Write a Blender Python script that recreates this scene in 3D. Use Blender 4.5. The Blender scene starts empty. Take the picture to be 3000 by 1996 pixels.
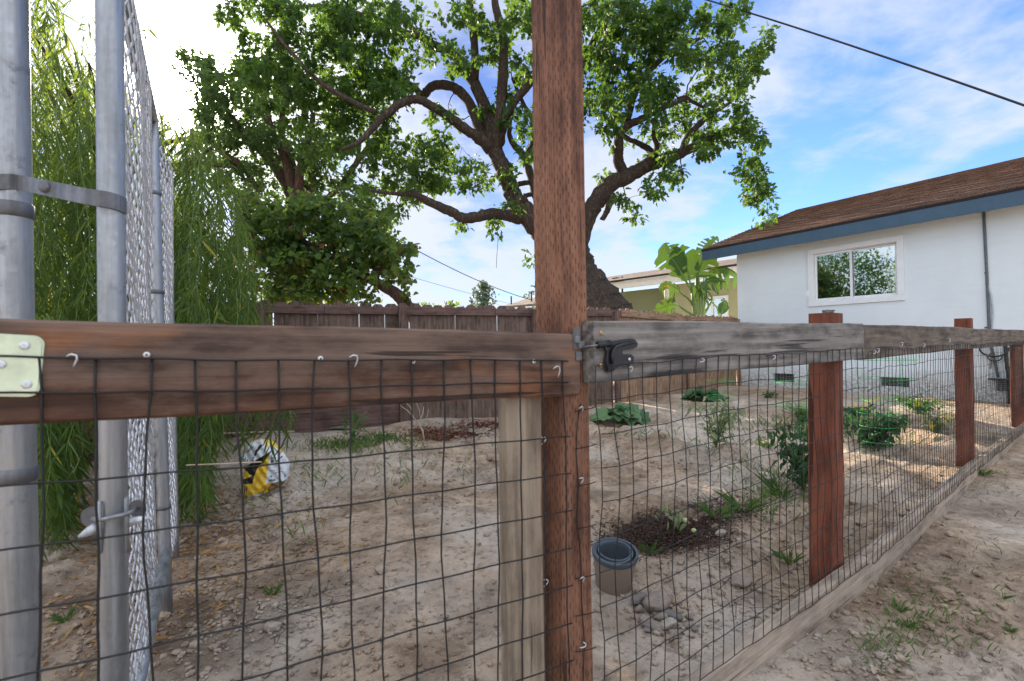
import bpy, math, random
import numpy as np
from mathutils import Vector, Matrix
random.seed(7)
rng = np.random.default_rng(11)
sc = bpy.context.scene
col = sc.collection

# ------------------------------------------------------------------ camera
FPX = 1400.0                      # focal length in pixels of the 3000 px wide photo
CAM = Vector((0, 0, 1.0))
PITCH = math.radians(0.49)
ROLL = 0.016
fwd = Vector((0, math.cos(PITCH), math.sin(PITCH)))
up0 = Vector((0, -math.sin(PITCH), math.cos(PITCH)))
rt0 = Vector((1, 0, 0))
rt = rt0 * math.cos(ROLL) - up0 * math.sin(ROLL)
up = up0 * math.cos(ROLL) + rt0 * math.sin(ROLL)
cd = bpy.data.cameras.new("camera")
cam = bpy.data.objects.new("camera", cd)
col.objects.link(cam)
cd.sensor_width = 36.0
cd.lens = FPX / 3000 * 36.0
cd.clip_start = 0.02
cd.clip_end = 3000
cam.matrix_world = Matrix(((rt.x, up.x, -fwd.x, CAM.x), (rt.y, up.y, -fwd.y, CAM.y), (rt.z, up.z, -fwd.z, CAM.z), (0, 0, 0, 1)))
cd.dof.use_dof = True
cd.dof.focus_distance = 4.5
cd.dof.aperture_fstop = 6.3
sc.camera = cam

# ------------------------------------------------------------------ world, sun, exposure
SUN_AZ = math.radians(-33.6)      # from +Y towards +X
SUN_EL = math.radians(25.0)
sundir = Vector((math.sin(SUN_AZ) * math.cos(SUN_EL), math.cos(SUN_AZ) * math.cos(SUN_EL), math.sin(SUN_EL)))
world = bpy.data.worlds.new("World")
sc.world = world
world.use_nodes = True
wt = world.node_tree
wt.nodes.clear()


class NT:
    def __init__(s, tree): s.t = tree
    def n(s, kind, ins=None, **props):
        nd = s.t.nodes.new(kind)
        for k, v in props.items(): setattr(nd, k, v)
        for k, v in (ins or {}).items():
            s.put(nd.inputs[k], v)
        return nd
    def put(s, sock, v):
        if isinstance(v, bpy.types.NodeSocket): s.t.links.new(v, sock)
        elif isinstance(v, bpy.types.Node): s.t.links.new(v.outputs[0], sock)
        else:
            if sock.type == 'RGBA' and len(v) == 3: v = (*v, 1)
            sock.default_value = v
    def m(s, op, a, b=0.0, c=None, clamp=False):
        ins = {0: a, 1: b}
        if c is not None: ins[2] = c
        return s.n('ShaderNodeMath', ins, operation=op, use_clamp=clamp).outputs[0]
    def vm(s, op, a, b=(0, 0, 0)):
        nd = s.n('ShaderNodeVectorMath', {0: a, 1: b}, operation=op)
        return nd.outputs['Value'] if op in ('DOT_PRODUCT', 'LENGTH') else nd.outputs[0]
    def ramp(s, x, lo, hi, a=0.0, b=1.0, smooth=True):
        nd = s.n('ShaderNodeMapRange', {0: x, 1: lo, 2: hi, 3: a, 4: b}, interpolation_type='SMOOTHSTEP' if smooth else 'LINEAR')
        return nd.outputs[0]
    def mix(s, f, a, b, mode='MIX'):
        nd = s.n('ShaderNodeMix', None, data_type='RGBA', blend_type=mode)
        s.put(nd.inputs[0], f); s.put(nd.inputs[6], a); s.put(nd.inputs[7], b)
        return nd.outputs[2]
    def noise(s, vec, scale, detail=4.0, rough=0.55, dist=0.0):
        return s.n('ShaderNodeTexNoise', {'Vector': vec, 'Scale': scale, 'Detail': detail, 'Roughness': rough, 'Distortion': dist}).outputs[0]
    def scale(s, vec, v, loc=(0, 0, 0)):
        return s.n('ShaderNodeMapping', {'Vector': vec, 'Scale': v, 'Location': loc}).outputs[0]


w = NT(wt)
sky = w.n('ShaderNodeTexSky', None, sky_type='NISHITA', sun_disc=False, sun_elevation=SUN_EL,
          sun_rotation=SUN_AZ, altitude=50.0, air_density=1.0, dust_density=0.25, ozone_density=2.0)
tc = w.n('ShaderNodeTexCoord').outputs['Generated']
nrm = w.vm('NORMALIZE', tc)
sep = w.n('ShaderNodeSeparateXYZ', {0: nrm})
zz = w.m('MAXIMUM', sep.outputs[2], 0.0)
den = w.m('ADD', zz, 0.22)
flat = w.n('ShaderNodeCombineXYZ', {0: w.m('DIVIDE', sep.outputs[0], den), 1: w.m('DIVIDE', sep.outputs[1], den), 2: 0.0}).outputs[0]
c1 = w.noise(w.scale(flat, (1.0, 0.8, 1), (3.1, 1.7, 0)), 2.1, 6, 0.55, 0.3)
c2 = w.noise(w.scale(flat, (1.0, 1.4, 1), (0.3, 7.7, 0)), 6.5, 5, 0.6, 0.2)
cl = w.m('ADD', w.m('MULTIPLY', c1, 0.75), w.m('MULTIPLY', c2, 0.25))
cosS = w.m('MAXIMUM', w.vm('DOT_PRODUCT', nrm, tuple(sundir)), 0.0)
# more cloud towards the sun side and the horizon
bias = w.m('ADD', w.m('MULTIPLY', w.m('POWER', cosS, 2.0), 0.10), w.ramp(zz, 0.0, 0.35, 0.06, 0.0))
mask = w.ramp(w.m('ADD', cl, bias), 0.43, 0.66)
mask = w.m('MULTIPLY', mask, 0.9)
cloudc = w.mix(w.m('POWER', cosS, 3.0), (1.8, 1.95, 2.2), (1.9, 2.0, 2.2))
skyc = w.mix(1.0, sky, (0.42, 0.53, 0.745), 'MULTIPLY')
skyc = w.mix(w.ramp(cosS, .45, .97), skyc, w.mix(1.0, skyc, (.42, .41, .46), 'MULTIPLY'))
base = w.mix(mask, skyc, cloudc)
# unseen bright cloud overhead and behind the camera, added to raise the fill light
back = w.m('ADD', w.ramp(sep.outputs[1], 0.05, -0.35), w.ramp(sep.outputs[2], 0.62, 0.85))
back = w.m('MULTIPLY', w.m('MINIMUM', back, 1.0), w.ramp(cl, 0.36, 0.56, 0.55, 1.0))
base = w.mix(back, base, (3.5, 3.75, 4.1))
aur = w.m('ADD', w.m('MULTIPLY', w.m('POWER', cosS, 9.0), .22), w.m('ADD', w.m('MULTIPLY', w.m('POWER', cosS, 90.0), 7.0), w.m('MULTIPLY', w.m('POWER', cosS, 900.0), 160.0)))
aurn = w.n('ShaderNodeVectorMath', {0: (1.0, 0.96, 0.88)}, operation='SCALE')
w.put(aurn.inputs['Scale'], aur)
tot = w.vm('ADD', base, aurn.outputs[0])
bg = w.n('ShaderNodeBackground', {'Color': tot, 'Strength': 0.12})
w.n('ShaderNodeOutputWorld', {0: bg.outputs[0]})

sl = bpy.data.lights.new("sun", 'SUN')
sl.energy = 3.4
sl.angle = math.radians(0.6)
sl.color = (1.0, 0.86, 0.68)
so = bpy.data.objects.new("sun", sl)
col.objects.link(so)
so.rotation_euler = (-sundir).to_track_quat('-Z', 'Y').to_euler()
so.location = (-20, 30, 20)
sc.view_settings.view_transform = 'Standard'
sc.view_settings.look = 'None'
sc.view_settings.exposure = 1.92
sc.view_settings.gamma = 1.0
sc.view_settings.use_curve_mapping = False

# ------------------------------------------------------------------ helpers
def ray(u, v):
    return fwd + rt * ((u - 1500) / FPX) - up * ((v - 998) / FPX)

def P(u, v, z):
    """world point seen at photo pixel u,v at depth z metres"""
    return CAM + ray(u, v) * z

def px(u, v, z):
    p = P(u, v, z)
    return (p.x, p.y, p.z)

_perm = rng.random((256, 256))
def vnoise(x, y, f=1.0, s=0):
    x = np.asarray(x, float) * f + 37.3 * s + 1000; y = np.asarray(y, float) * f + 11.7 * s + 1000
    xi = np.floor(x).astype(int); yi = np.floor(y).astype(int)
    fx = x - xi; fy = y - yi
    fx = fx * fx * (3 - 2 * fx); fy = fy * fy * (3 - 2 * fy)
    a = _perm[xi % 256, yi % 256]; b = _perm[(xi + 1) % 256, yi % 256]
    c = _perm[xi % 256, (yi + 1) % 256]; d = _perm[(xi + 1) % 256, (yi + 1) % 256]
    return (a * (1 - fx) + b * fx) * (1 - fy) + (c * (1 - fx) + d * fx) * fy - 0.5

def sstep(t):
    t = np.clip(t, 0, 1); return t * t * (3 - 2 * t)

basins = []      # x, y, r, depth, rim
def gbase(x, y):
    x = np.asarray(x, float); y = np.asarray(y, float)
    return 0.115 * sstep((y - 1.2) / 5.0)

def gh(x, y):
    x = np.asarray(x, float); y = np.asarray(y, float)
    h = gbase(x, y)
    r = np.hypot(x, y)
    amp = np.clip(1.2 - r / 16, 0.25, 1)
    h = h + amp * (0.08 * vnoise(x, y, 0.9, 1) + 0.06 * vnoise(x, y, 2.6, 2))
    for (bx, by, br, dp, rim) in basins:
        d = np.hypot(x - bx, y - by) / br
        d = d + 0.18 * vnoise(x, y, 5.0, 3)
        h = h - dp * (1 - sstep(d / 1.0)) + rim * np.exp(-((d - 1.15) / 0.22) ** 2)
    near = np.clip(1.3 - r / 9, 0.0, 1)
    rough = np.clip(.45 + 2.6 * vnoise(x, y, .9, 12), .06, 1.3)
    h = h + near * rough * (0.042 * np.abs(vnoise(x, y, 11, 6)) + 0.030 * vnoise(x, y, 26, 7) + 0.016 * vnoise(x, y, 55, 8) - .012)
    return h

def gz(x, y): return float(gh(x, y))

def GP(u, v):
    """ground point seen at photo pixel"""
    d = ray(u, v)
    t = 0.5
    for _ in range(60):
        p = CAM + d * t
        e = p.z - gz(p.x, p.y)
        t += e / max(0.02, -d.z) * 0.6
        t = max(0.3, min(t, 60))
    p = CAM + d * t
    return Vector((p.x, p.y, gz(p.x, p.y)))

def GPN(u, v):
    """vectorised GP"""
    u = np.asarray(u, float); v = np.asarray(v, float)
    F = np.array(fwd); Rr = np.array(rt); U = np.array(up); C = np.array(CAM)
    d = F[None] + Rr[None] * ((u - 1500) / FPX)[:, None] - U[None] * ((v - 998) / FPX)[:, None]
    t = np.full(len(u), .5)
    for _ in range(30):
        p = C + d * t[:, None]
        t = np.clip(t + (p[:, 2] - gh(p[:, 0], p[:, 1])) / np.maximum(.02, -d[:, 2]) * .75, .3, 60)
    p = C + d * t[:, None]
    p[:, 2] = gh(p[:, 0], p[:, 1])
    return p

for (u, v, r, dp, rim) in [(1935, 1570, .38, .11, .035), (1815, 1240, .45, .10, .06), (2060, 1175, .46, .12, .07), (2100, 1300, .42, .11, .07),
                           (2370, 1380, .44, .10, .06), (2560, 1290, .44, .10, .07), (2350, 1235, .40, .05, .03), (1280, 1270, .5, .06, .05),
                           (2680, 1240, .4, .05, .04)]:
    d = ray(u, v); t = 1.0
    for _ in range(40):
        p = CAM + d * t
        t += (p.z - float(gbase(p.x, p.y))) / max(0.02, -d.z) * 0.6
    p = CAM + d * t
    basins.append((p.x, p.y, r, dp, rim))

# ---- mesh / object creation
def tagp(o, label=None, cat=None, group=None, kind=None):
    if label: o['label'] = label
    if cat: o['category'] = cat
    if group: o['group'] = group
    if kind: o['kind'] = kind
    return o

def thing(name, loc, label, cat, group=None):
    o = bpy.data.objects.new(name, None)
    o.empty_display_size = 0.1
    col.objects.link(o)
    o.location = loc
    return tagp(o, label, cat, group)

def link(o, parent=None, M=None, local=False):
    """M = world matrix of the object; parents are only ever translated"""
    col.objects.link(o)
    M = M or Matrix.Identity(4)
    if parent is not None:
        o.parent = parent
        if not local:
            off = Vector((0, 0, 0)); q = parent
            while q is not None:
                off += q.matrix_basis.translation; q = q.parent
            M = Matrix.Translation(-off) @ M
    o.matrix_basis = M
    return o

def np_mesh(name, V, counts, idx, mats, matidx=None, smooth=False):
    me = bpy.data.meshes.new(name)
    V = np.asarray(V, np.float32); counts = np.asarray(counts, np.int32); idx = np.asarray(idx, np.int32)
    me.vertices.add(len(V)); me.vertices.foreach_set('co', V.ravel())
    me.loops.add(len(idx)); me.loops.foreach_set('vertex_index', idx)
    me.polygons.add(len(counts))
    st = np.concatenate([[0], np.cumsum(counts)[:-1]]).astype(np.int32)
    me.polygons.foreach_set('loop_start', st)
    me.polygons.foreach_set('loop_total', counts)
    if matidx is not None: me.polygons.foreach_set('material_index', np.asarray(matidx, np.int32))
    me.polygons.foreach_set('use_smooth', np.full(len(counts), smooth, dtype=bool))
    for m in (mats if isinstance(mats, (list, tuple)) else [mats]): me.materials.append(m)
    me.update(calc_edges=True)
    return me


class MB:
    """collects shapes into one mesh"""
    def __init__(s): s.v = []; s.f = []; s.m = []
    def add(s, vs, fs, mi=0):
        o = len(s.v)
        s.v += [tuple(p) for p in vs]
        s.f += [[o + i for i in f] for f in fs]
        s.m += [mi] * len(fs)
    def box(s, c, d, M=None, mi=0):
        vs = [Vector((c[0] + sx * d[0] / 2, c[1] + sy * d[1] / 2, c[2] + sz * d[2] / 2)) for sx in (-1, 1) for sy in (-1, 1) for sz in (-1, 1)]
        if M: vs = [M @ q for q in vs]
        s.add(vs, [(0, 1, 3, 2), (4, 6, 7, 5), (0, 4, 5, 1), (2, 3, 7, 6), (0, 2, 6, 4), (1, 5, 7, 3)], mi)
    def tube(s, pts, r, n=6, mi=0, cap=True, closed=False):
        pts = [Vector(p) for p in pts]
        k = len(pts)
        rs = r if isinstance(r, (list, tuple)) else [r] * k
        ref = None; vs = []
        for i, p in enumerate(pts):
            if closed: t = pts[(i + 1) % k] - pts[i - 1]
            else: t = pts[min(i + 1, k - 1)] - pts[max(i - 1, 0)]
            t = t.normalized() if t.length > 1e-9 else Vector((0, 0, 1))
            if ref is None: ref = Vector((0, 0, 1)) if abs(t.z) < 0.9 else Vector((1, 0, 0))
            a = t.cross(ref)
            if a.length < 1e-5: a = t.orthogonal()
            a.normalize(); b = t.cross(a).normalized(); ref = a.cross(t)
            for j in range(n):
                an = 2 * math.pi * j / n
                vs.append(p + (a * math.cos(an) + b * math.sin(an)) * rs[i])
        fs = []
        kk = k if closed else k - 1
        for i in range(kk):
            i2 = (i + 1) % k
            for j in range(n):
                j2 = (j + 1) % n
                fs.append((i * n + j, i * n + j2, i2 * n + j2, i2 * n + j))
        if cap and not closed:
            fs.append(list(range(n))[::-1]); fs.append([(k - 1) * n + j for j in range(n)])
        s.add(vs, fs, mi)
    def lathe(s, prof, n=32, c=(0, 0, 0), mi=0):
        vs = []; fs = []
        for (r, z) in prof:
            for j in range(n):
                a = 2 * math.pi * j / n
                vs.append((c[0] + r * math.cos(a), c[1] + r * math.sin(a), c[2] + z))
        for i in range(len(prof) - 1):
            for j in range(n):
                j2 = (j + 1) % n
                fs.append((i * n + j, i * n + j2, (i + 1) * n + j2, (i + 1) * n + j))
        s.add(vs, fs, mi)
    def prism(s, poly, y0, y1, M=None, mi=0):
        """poly in x,z ; extruded in y"""
        n = len(poly)
        vs = [Vector((p[0], y0, p[1])) for p in poly] + [Vector((p[0], y1, p[1])) for p in poly]
        if M: vs = [M @ q for q in vs]
        fs = [list(range(n)), list(range(2 * n - 1, n - 1, -1))]
        for i in range(n):
            j = (i + 1) % n
            fs.append((i, i + n, j + n, j))
        s.add(vs, fs, mi)
    def mesh(s, name, mats, smooth=False):
        cnt = [len(f) for f in s.f]
        idx = [i for f in s.f for i in f]
        return np_mesh(name, np.array(s.v, np.float32).reshape(-1, 3), cnt, idx, mats, s.m, smooth)
    def build(s, name, mats, parent=None, M=None, smooth=False, local=False, bevel=0.0):
        o = bpy.data.objects.new(name, s.mesh(name, mats, smooth))
        link(o, parent, M, local)
        if bevel:
            b = o.modifiers.new('bevel', 'BEVEL'); b.width = bevel; b.segments = 2; b.limit_method = 'ANGLE'
        return o


def frame(p0, p1, upv=(0, 0, 1)):
    """matrix: X along p0->p1, Y = away from camera side, Z ~ up"""
    x = (Vector(p1) - Vector(p0)).normalized()
    y = Vector(upv).cross(x).normalized()
    if y.y < 0: y = y
    z = x.cross(y).normalized()
    return Matrix(((x.x, y.x, z.x, p0[0]), (x.y, y.y, z.y, p0[1]), (x.z, y.z, z.z, p0[2]), (0, 0, 0, 1)))

def beam(name, p0, p1, h, t, mat, parent=None, upv=(0, 0, 1), ch=0.003, wob=0.0012, seg=0.05, yoff=0.0):
    """a sawn board: front face centre line p0->p1 (local y=0), thickness t away, height h; object coords run along the board"""
    L = (Vector(p1) - Vector(p0)).length
    M = frame(p0, p1, upv)
    n = max(2, int(L / seg))
    hh = h / 2
    prof = [(0, -hh + ch), (ch, -hh), (t - ch, -hh), (t, -hh + ch), (t, hh - ch), (t - ch, hh), (ch, hh), (0, hh - ch)]
    mb = MB(); vs = []; fs = []
    sd = random.random() * 50
    for i in range(n + 1):
        x = L * i / n
        for j, (y, z) in enumerate(prof):
            a = wob * (math.sin(x * 7 + sd + j * .7) + 1.5 * float(vnoise(x, j * 3.1 + sd, 22, 5)))
            vs.append((x, y + yoff + a * 0.7, z + a * (1 if z > 0 else -1)))
    for i in range(n):
        for j in range(8):
            j2 = (j + 1) % 8
            fs.append((i * 8 + j, (i + 1) * 8 + j, (i + 1) * 8 + j2, i * 8 + j2))
    fs.append(list(range(8))); fs.append([n * 8 + j for j in range(7, -1, -1)])
    mb.add(vs, fs)
    return mb.build(name, mat, parent, M)

# ------------------------------------------------------------------ materials
def newmat(name):
    m = bpy.data.materials.new(name); m.use_nodes = True
    m.node_tree.nodes.clear()
    return m, NT(m.node_tree)

def finish(t, bsdf): t.n('ShaderNodeOutputMaterial', {0: bsdf})

def bumpn(t, h, strength=0.5, dist=0.01, normal=None):
    ins = {'Height': h, 'Strength': strength, 'Distance': dist}
    if normal is not None: ins['Normal'] = normal
    return t.n('ShaderNodeBump', ins).outputs[0]

def plain(name, c, rough=0.6, metal=0.0, var=0.25, nscale=12.0, bump=0.2, bdist=0.003, spec=0.5, coord='Object'):
    m, t = newmat(name)
    co = t.n('ShaderNodeTexCoord').outputs[coord]
    nz = t.noise(co, nscale, 6, 0.6)
    nz2 = t.noise(co, nscale * 7, 4, 0.6)
    dark = tuple(x * (1 - var) for x in c); lite = tuple(min(1, x * (1 + var)) for x in c)
    cc = t.mix(t.ramp(nz, .3, .7), dark, lite)
    b = t.n('ShaderNodeBsdfPrincipled', {'Base Color': cc, 'Roughness': t.ramp(nz2, .3, .7, max(0, rough - .08), min(1, rough + .08)), 'Metallic': metal,
                                          'Specular IOR Level': spec, 'Normal': bumpn(t, t.m('ADD', nz, t.m('MULTIPLY', nz2, .4)), bump, bdist)})
    finish(t, b.outputs[0])
    return m

def wood(name, c_lo, c_hi, c_edge=None, rings=34.0, knots=True, incise=False, bump=0.5, rough=0.8, streak=0.5, vert=False, stain=None, rs=.26, warp=.10, lower=None):
    """board coords: X along the grain"""
    m, t = newmat(name)
    oc = t.n('ShaderNodeTexCoord').outputs['Object']
    isl = t.n('ShaderNodeNewGeometry').outputs['Random Per Island']
    rnd = t.m('ADD', t.n('ShaderNodeObjectInfo').outputs['Random'], isl)
    shift = t.n('ShaderNodeCombineXYZ', {0: t.m('MULTIPLY', rnd, 37.0), 1: t.m('MULTIPLY', rnd, 11.0), 2: t.m('MULTIPLY', rnd, 5.0)}).outputs[0]
    co = t.vm('ADD', oc, shift)
    lowf = t.noise(t.scale(co, (1.1, 4, 4)), 1.0, 2, .5)
    s = t.n('ShaderNodeSeparateXYZ', {0: co})
    z = t.m('ADD', s.outputs[2], t.m('MULTIPLY', s.outputs[1], 0.6))
    z = t.m('ADD', z, t.m('MULTIPLY', lowf, warp))
    vor = t.n('ShaderNodeTexVoronoi', {'Vector': t.scale(co, (2.2, 1.0, 7.5)), 'Scale': 1.0}, feature='F1').outputs['Distance']
    kn = t.ramp(vor, 0.0, 0.32, 1.0, 0.0)
    if knots: z = t.m('ADD', z, t.m('MULTIPLY', kn, 0.05))
    ring = t.m('SINE', t.m('MULTIPLY', z, rings * 6.283))
    ring = t.ramp(ring, -1, 1)
    ring = t.m('POWER', ring, 1.8)
    fib = t.noise(t.scale(co, (3, 90, 90)), 1.0, 5, .65)
    fib2 = t.noise(t.scale(co, (0.9, 22, 22)), 1.0, 4, .6)
    f = t.m('ADD', t.m('MULTIPLY', ring, rs), t.m('ADD', t.m('MULTIPLY', t.ramp(fib, .32, .68), 0.40), t.m('MULTIPLY', t.ramp(fib2, .25, .75), streak * .7)))
    f = t.ramp(f, .16, .66 + rs * .9, 0, 1, False)
    cc = t.mix(f, c_lo, c_hi)
    big = t.noise(co, 2.3, 4, .6)
    cc = t.mix(t.ramp(big, .35, .7, 0, .6), cc, tuple(x * .72 for x in c_lo))
    cc = t.mix(.28, cc, t.mix(isl, tuple(x * .6 for x in c_lo), c_hi)) if not knots and not incise else cc
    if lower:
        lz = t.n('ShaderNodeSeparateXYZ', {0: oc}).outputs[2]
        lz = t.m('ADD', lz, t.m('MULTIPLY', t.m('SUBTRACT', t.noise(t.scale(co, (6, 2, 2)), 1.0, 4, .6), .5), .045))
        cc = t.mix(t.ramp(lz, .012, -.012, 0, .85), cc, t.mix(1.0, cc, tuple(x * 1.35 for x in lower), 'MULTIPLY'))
    if stain:
        sn = t.noise(t.scale(co, (3.2, 6, 9), (4, 2, 9)), 1.0, 3, .5)
        lowz = t.ramp(s.outputs[2], 0.02, -0.05) if False else 1.0
        cc = t.mix(t.ramp(sn, .52, .66, 0, .7), cc, t.mix(f, tuple(x * .6 for x in stain), stain))
    if knots:
        cc = t.mix(t.ramp(vor, 0.06, 0.19, .85, 0), cc, tuple(x * .3 for x in c_lo))
    blot = t.noise(t.scale(co, (5, 14, 14)), 1.0, 5, .7)
    cc = t.mix(t.ramp(blot, .40, .62, 0, .38), cc, tuple(min(1, x * 1.25) for x in c_hi))
    cc = t.mix(t.ramp(blot, .46, .30, 0, .5), cc, tuple(x * .7 for x in c_lo))
    crack = t.noise(t.scale(co, (1.6, 30, 60)), 1.0, 3, .55)
    ck = t.ramp(crack, .63, .67)
    cc = t.mix(t.m('MULTIPLY', ck, .8), cc, tuple(x * .25 for x in c_lo))
    hgt = t.m('SUBTRACT', t.m('ADD', f, t.m('MULTIPLY', fib, .5)), t.m('MULTIPLY', ck, 1.5))
    if incise:
        ux = t.m('DIVIDE', t.m('ADD', s.outputs[1], s.outputs[2]), 0.0085)
        fu = t.m('FLOOR', ux)
        jit = t.m('MULTIPLY', t.m('SINE', t.m('MULTIPLY', fu, 12.9898)), 43.7)
        vx = t.m('ADD', t.m('DIVIDE', s.outputs[0], 0.032), jit)
        a = t.m('ABSOLUTE', t.m('SUBTRACT', t.m('FRACT', ux), .5))
        b_ = t.m('ABSOLUTE', t.m('SUBTRACT', t.m('FRACT', vx), .5))
        dsh = t.m('MULTIPLY', t.ramp(a, .10, .20, 1, 0), t.ramp(b_, .16, .24, 1, 0))
        dsh = t.m('MULTIPLY', dsh, t.ramp(t.noise(co, 25, 2), .35, .55, .45, 1))
        cc = t.mix(t.m('MULTIPLY', dsh, .75), cc, tuple(x * .35 for x in c_lo))
        hgt = t.m('SUBTRACT', hgt, t.m('MULTIPLY', dsh, 1.4))
    b = t.n('ShaderNodeBsdfPrincipled', {'Base Color': cc, 'Roughness': rough, 'Specular IOR Level': .3, 'Normal': bumpn(t, hgt, bump, 0.0025)})
    finish(t, b.outputs[0])
    return m

def leafmat(name, c, c2, trans=0.5, tcol=None, rough=0.5, dry=None):
    m, t = newmat(name)
    isl = t.n('ShaderNodeNewGeometry').outputs['Random Per Island']
    co = t.n('ShaderNodeTexCoord').outputs['Object']
    nz = t.noise(co, 1.6, 3)
    f = t.m('ADD', t.m('MULTIPLY', isl, .5), t.m('MULTIPLY', t.ramp(nz, .3, .7), .5))
    cc = t.mix(t.ramp(f, .15, .95), c, c2)
    if dry: cc = t.mix(t.ramp(isl, .982, .988), cc, dry)
    tc_ = tcol or tuple(min(1, x * 2.4) for x in c2)
    tcc = t.mix(.5, cc, tc_)
    if dry: tcc = t.mix(t.ramp(isl, .982, .988), tcc, dry)
    p = t.n('ShaderNodeBsdfPrincipled', {'Base Color': cc, 'Roughness': rough, 'Specular IOR Level': .35})
    tr = t.n('ShaderNodeBsdfTranslucent', {'Color': tcc})
    mx = t.n('ShaderNodeMixShader', {0: trans, 1: p.outputs[0], 2: tr.outputs[0]})
    finish(t, mx.outputs[0])
    return m

def bark(name, c_lo, c_hi, sc_=6.0):
    m, t = newmat(name)
    co = t.n('ShaderNodeTexCoord').outputs['Object']
    v = t.scale(co, (1, 1, .22))
    n1 = t.noise(v, sc_ * 3, 6, .65, .5)
    n2_ = t.noise(t.scale(co, (1, 1, .30), (3, 5, 1)), sc_ * 1.6, 5, .6, .9)
    rid = t.m('SUBTRACT', 1.0, t.m('MULTIPLY', t.m('ABSOLUTE', t.m('SUBTRACT', n2_, .5)), 9.0), None, True)
    f = t.m('MULTIPLY', t.m('SUBTRACT', 1.0, t.m('MULTIPLY', rid, .8)), t.ramp(n1, .25, .75, .45, 1.15))
    cc = t.mix(f, c_lo, c_hi)
    b = t.n('ShaderNodeBsdfPrincipled', {'Base Color': cc, 'Roughness': .9, 'Specular IOR Level': .2, 'Normal': bumpn(t, t.m('ADD', f, n1), .9, .03)})
    finish(t, b.outputs[0])
    return m

M_rail_grey = wood('weathered_grey_wood', (.085, .074, .066), (.30, .268, .24), rings=28, rs=.42, warp=.11)
M_rail_dark = wood('weathered_dark_wood', (.070, .052, .040), (.21, .165, .125), rings=30)
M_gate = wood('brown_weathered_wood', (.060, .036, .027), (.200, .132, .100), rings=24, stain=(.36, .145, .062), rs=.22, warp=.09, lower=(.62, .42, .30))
M_pale = wood('pale_pine', (.17, .125, .088), (.37, .29, .21), rings=30, rs=.12, warp=.05)
M_post_tall = wood('redwood_incised', (.085, .036, .022), (.290, .136, .080), rings=26, incise=True, knots=False, rs=.08, warp=.05)
M_post_red = wood('red_stained_post', (.085, .024, .013), (.255, .082, .044), rings=26, knots=False, rs=.12, warp=.05)
M_base = wood('base_board_wood', (.19, .145, .11), (.43, .34, .265), rings=30, rs=.14, warp=.05)
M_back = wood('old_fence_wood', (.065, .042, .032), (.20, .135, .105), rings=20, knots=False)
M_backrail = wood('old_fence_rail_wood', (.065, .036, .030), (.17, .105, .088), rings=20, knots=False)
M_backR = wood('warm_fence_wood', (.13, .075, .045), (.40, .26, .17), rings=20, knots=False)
M_endgrain = plain('dark_end_grain', (.045, .032, .026), .9, bump=.8, bdist=.004, nscale=60)
M_stick = wood('bleached_stick_wood', (.30, .22, .16), (.62, .50, .38), rings=30)

def metal_galv(name, c=(.42, .43, .445), rough=.36):
    m, t = newmat(name)
    co = t.n('ShaderNodeTexCoord').outputs['Object']
    vo = t.n('ShaderNodeTexVoronoi', {'Vector': co, 'Scale': 90.0}).outputs['Color']
    sp = t.n('ShaderNodeSeparateColor', {0: vo}).outputs[0]
    st = t.noise(t.scale(co, (30, 30, 2.2)), 1.0, 5, .65)
    blot = t.noise(co, 14, 6, .7)
    cc = t.mix(t.ramp(st, .3, .7), tuple(x * .6 for x in c), c)
    cc = t.mix(t.ramp(blot, .56, .72, 0, .65), cc, tuple(x * .30 for x in c))
    b = t.n('ShaderNodeBsdfPrincipled', {'Base Color': cc, 'Metallic': .75, 'Roughness': t.ramp(t.m('ADD', t.m('MULTIPLY', sp, .3), blot), .2, 1.0, rough - .1, rough + .22),
                                         'Normal': bumpn(t, t.m('ADD', blot, st), .3, .001)})
    finish(t, b.outputs[0])
    return m
M_galv = metal_galv('galvanized_steel')
M_strap = metal_galv('dull_grey_strap', (.20, .20, .21), .5)
M_fabric = metal_galv('galvanized_chain_wire', (.78, .80, .84), .5)
M_hinge = plain('zinc_hinge_plate', (.60, .66, .48), .38, .45, .15, 20, .15)
M_wire = plain('black_coated_wire', (.008, .0075, .0075), .6, 0, .2, 40, .1)
M_black = plain('black_iron', (.012, .011, .013), .38, .1, .2, 40, .1)
M_screw = plain('pale_screw_head', (.70, .67, .62), .4, .3, .1, 60, .1)
M_brass = plain('brass_screw_head', (.55, .36, .14), .4, .6, .1, 60, .1)
M_staple = plain('bright_steel_staple', (.62, .63, .65), .35, .7, .1, 60, .1)
M_cagewire = plain('green_coated_wire', (.04, .50, .12), .4, 0, .1, 40, .1)
M_cable = plain('black_cable', (.012, .012, .014), .6, 0, .1, 40, .1)
M_conduit = plain('dark_conduit', (.10, .12, .13), .5, 0, .2, 40, .1)
M_bluepaint = plain('slate_blue_paint', (.045, .095, .150), .55, 0, .10, 3, .15)
M_white = plain('white_window_frame', (.80, .81, .82), .4, 0, .03, 10, .05)
M_cream = plain('cream_fascia', (.72, .72, .64), .6, 0, .05, 5, .1)
M_metalvent = plain('dark_vent_metal', (.03, .03, .035), .5, .4, .2, 20, .1)

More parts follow.
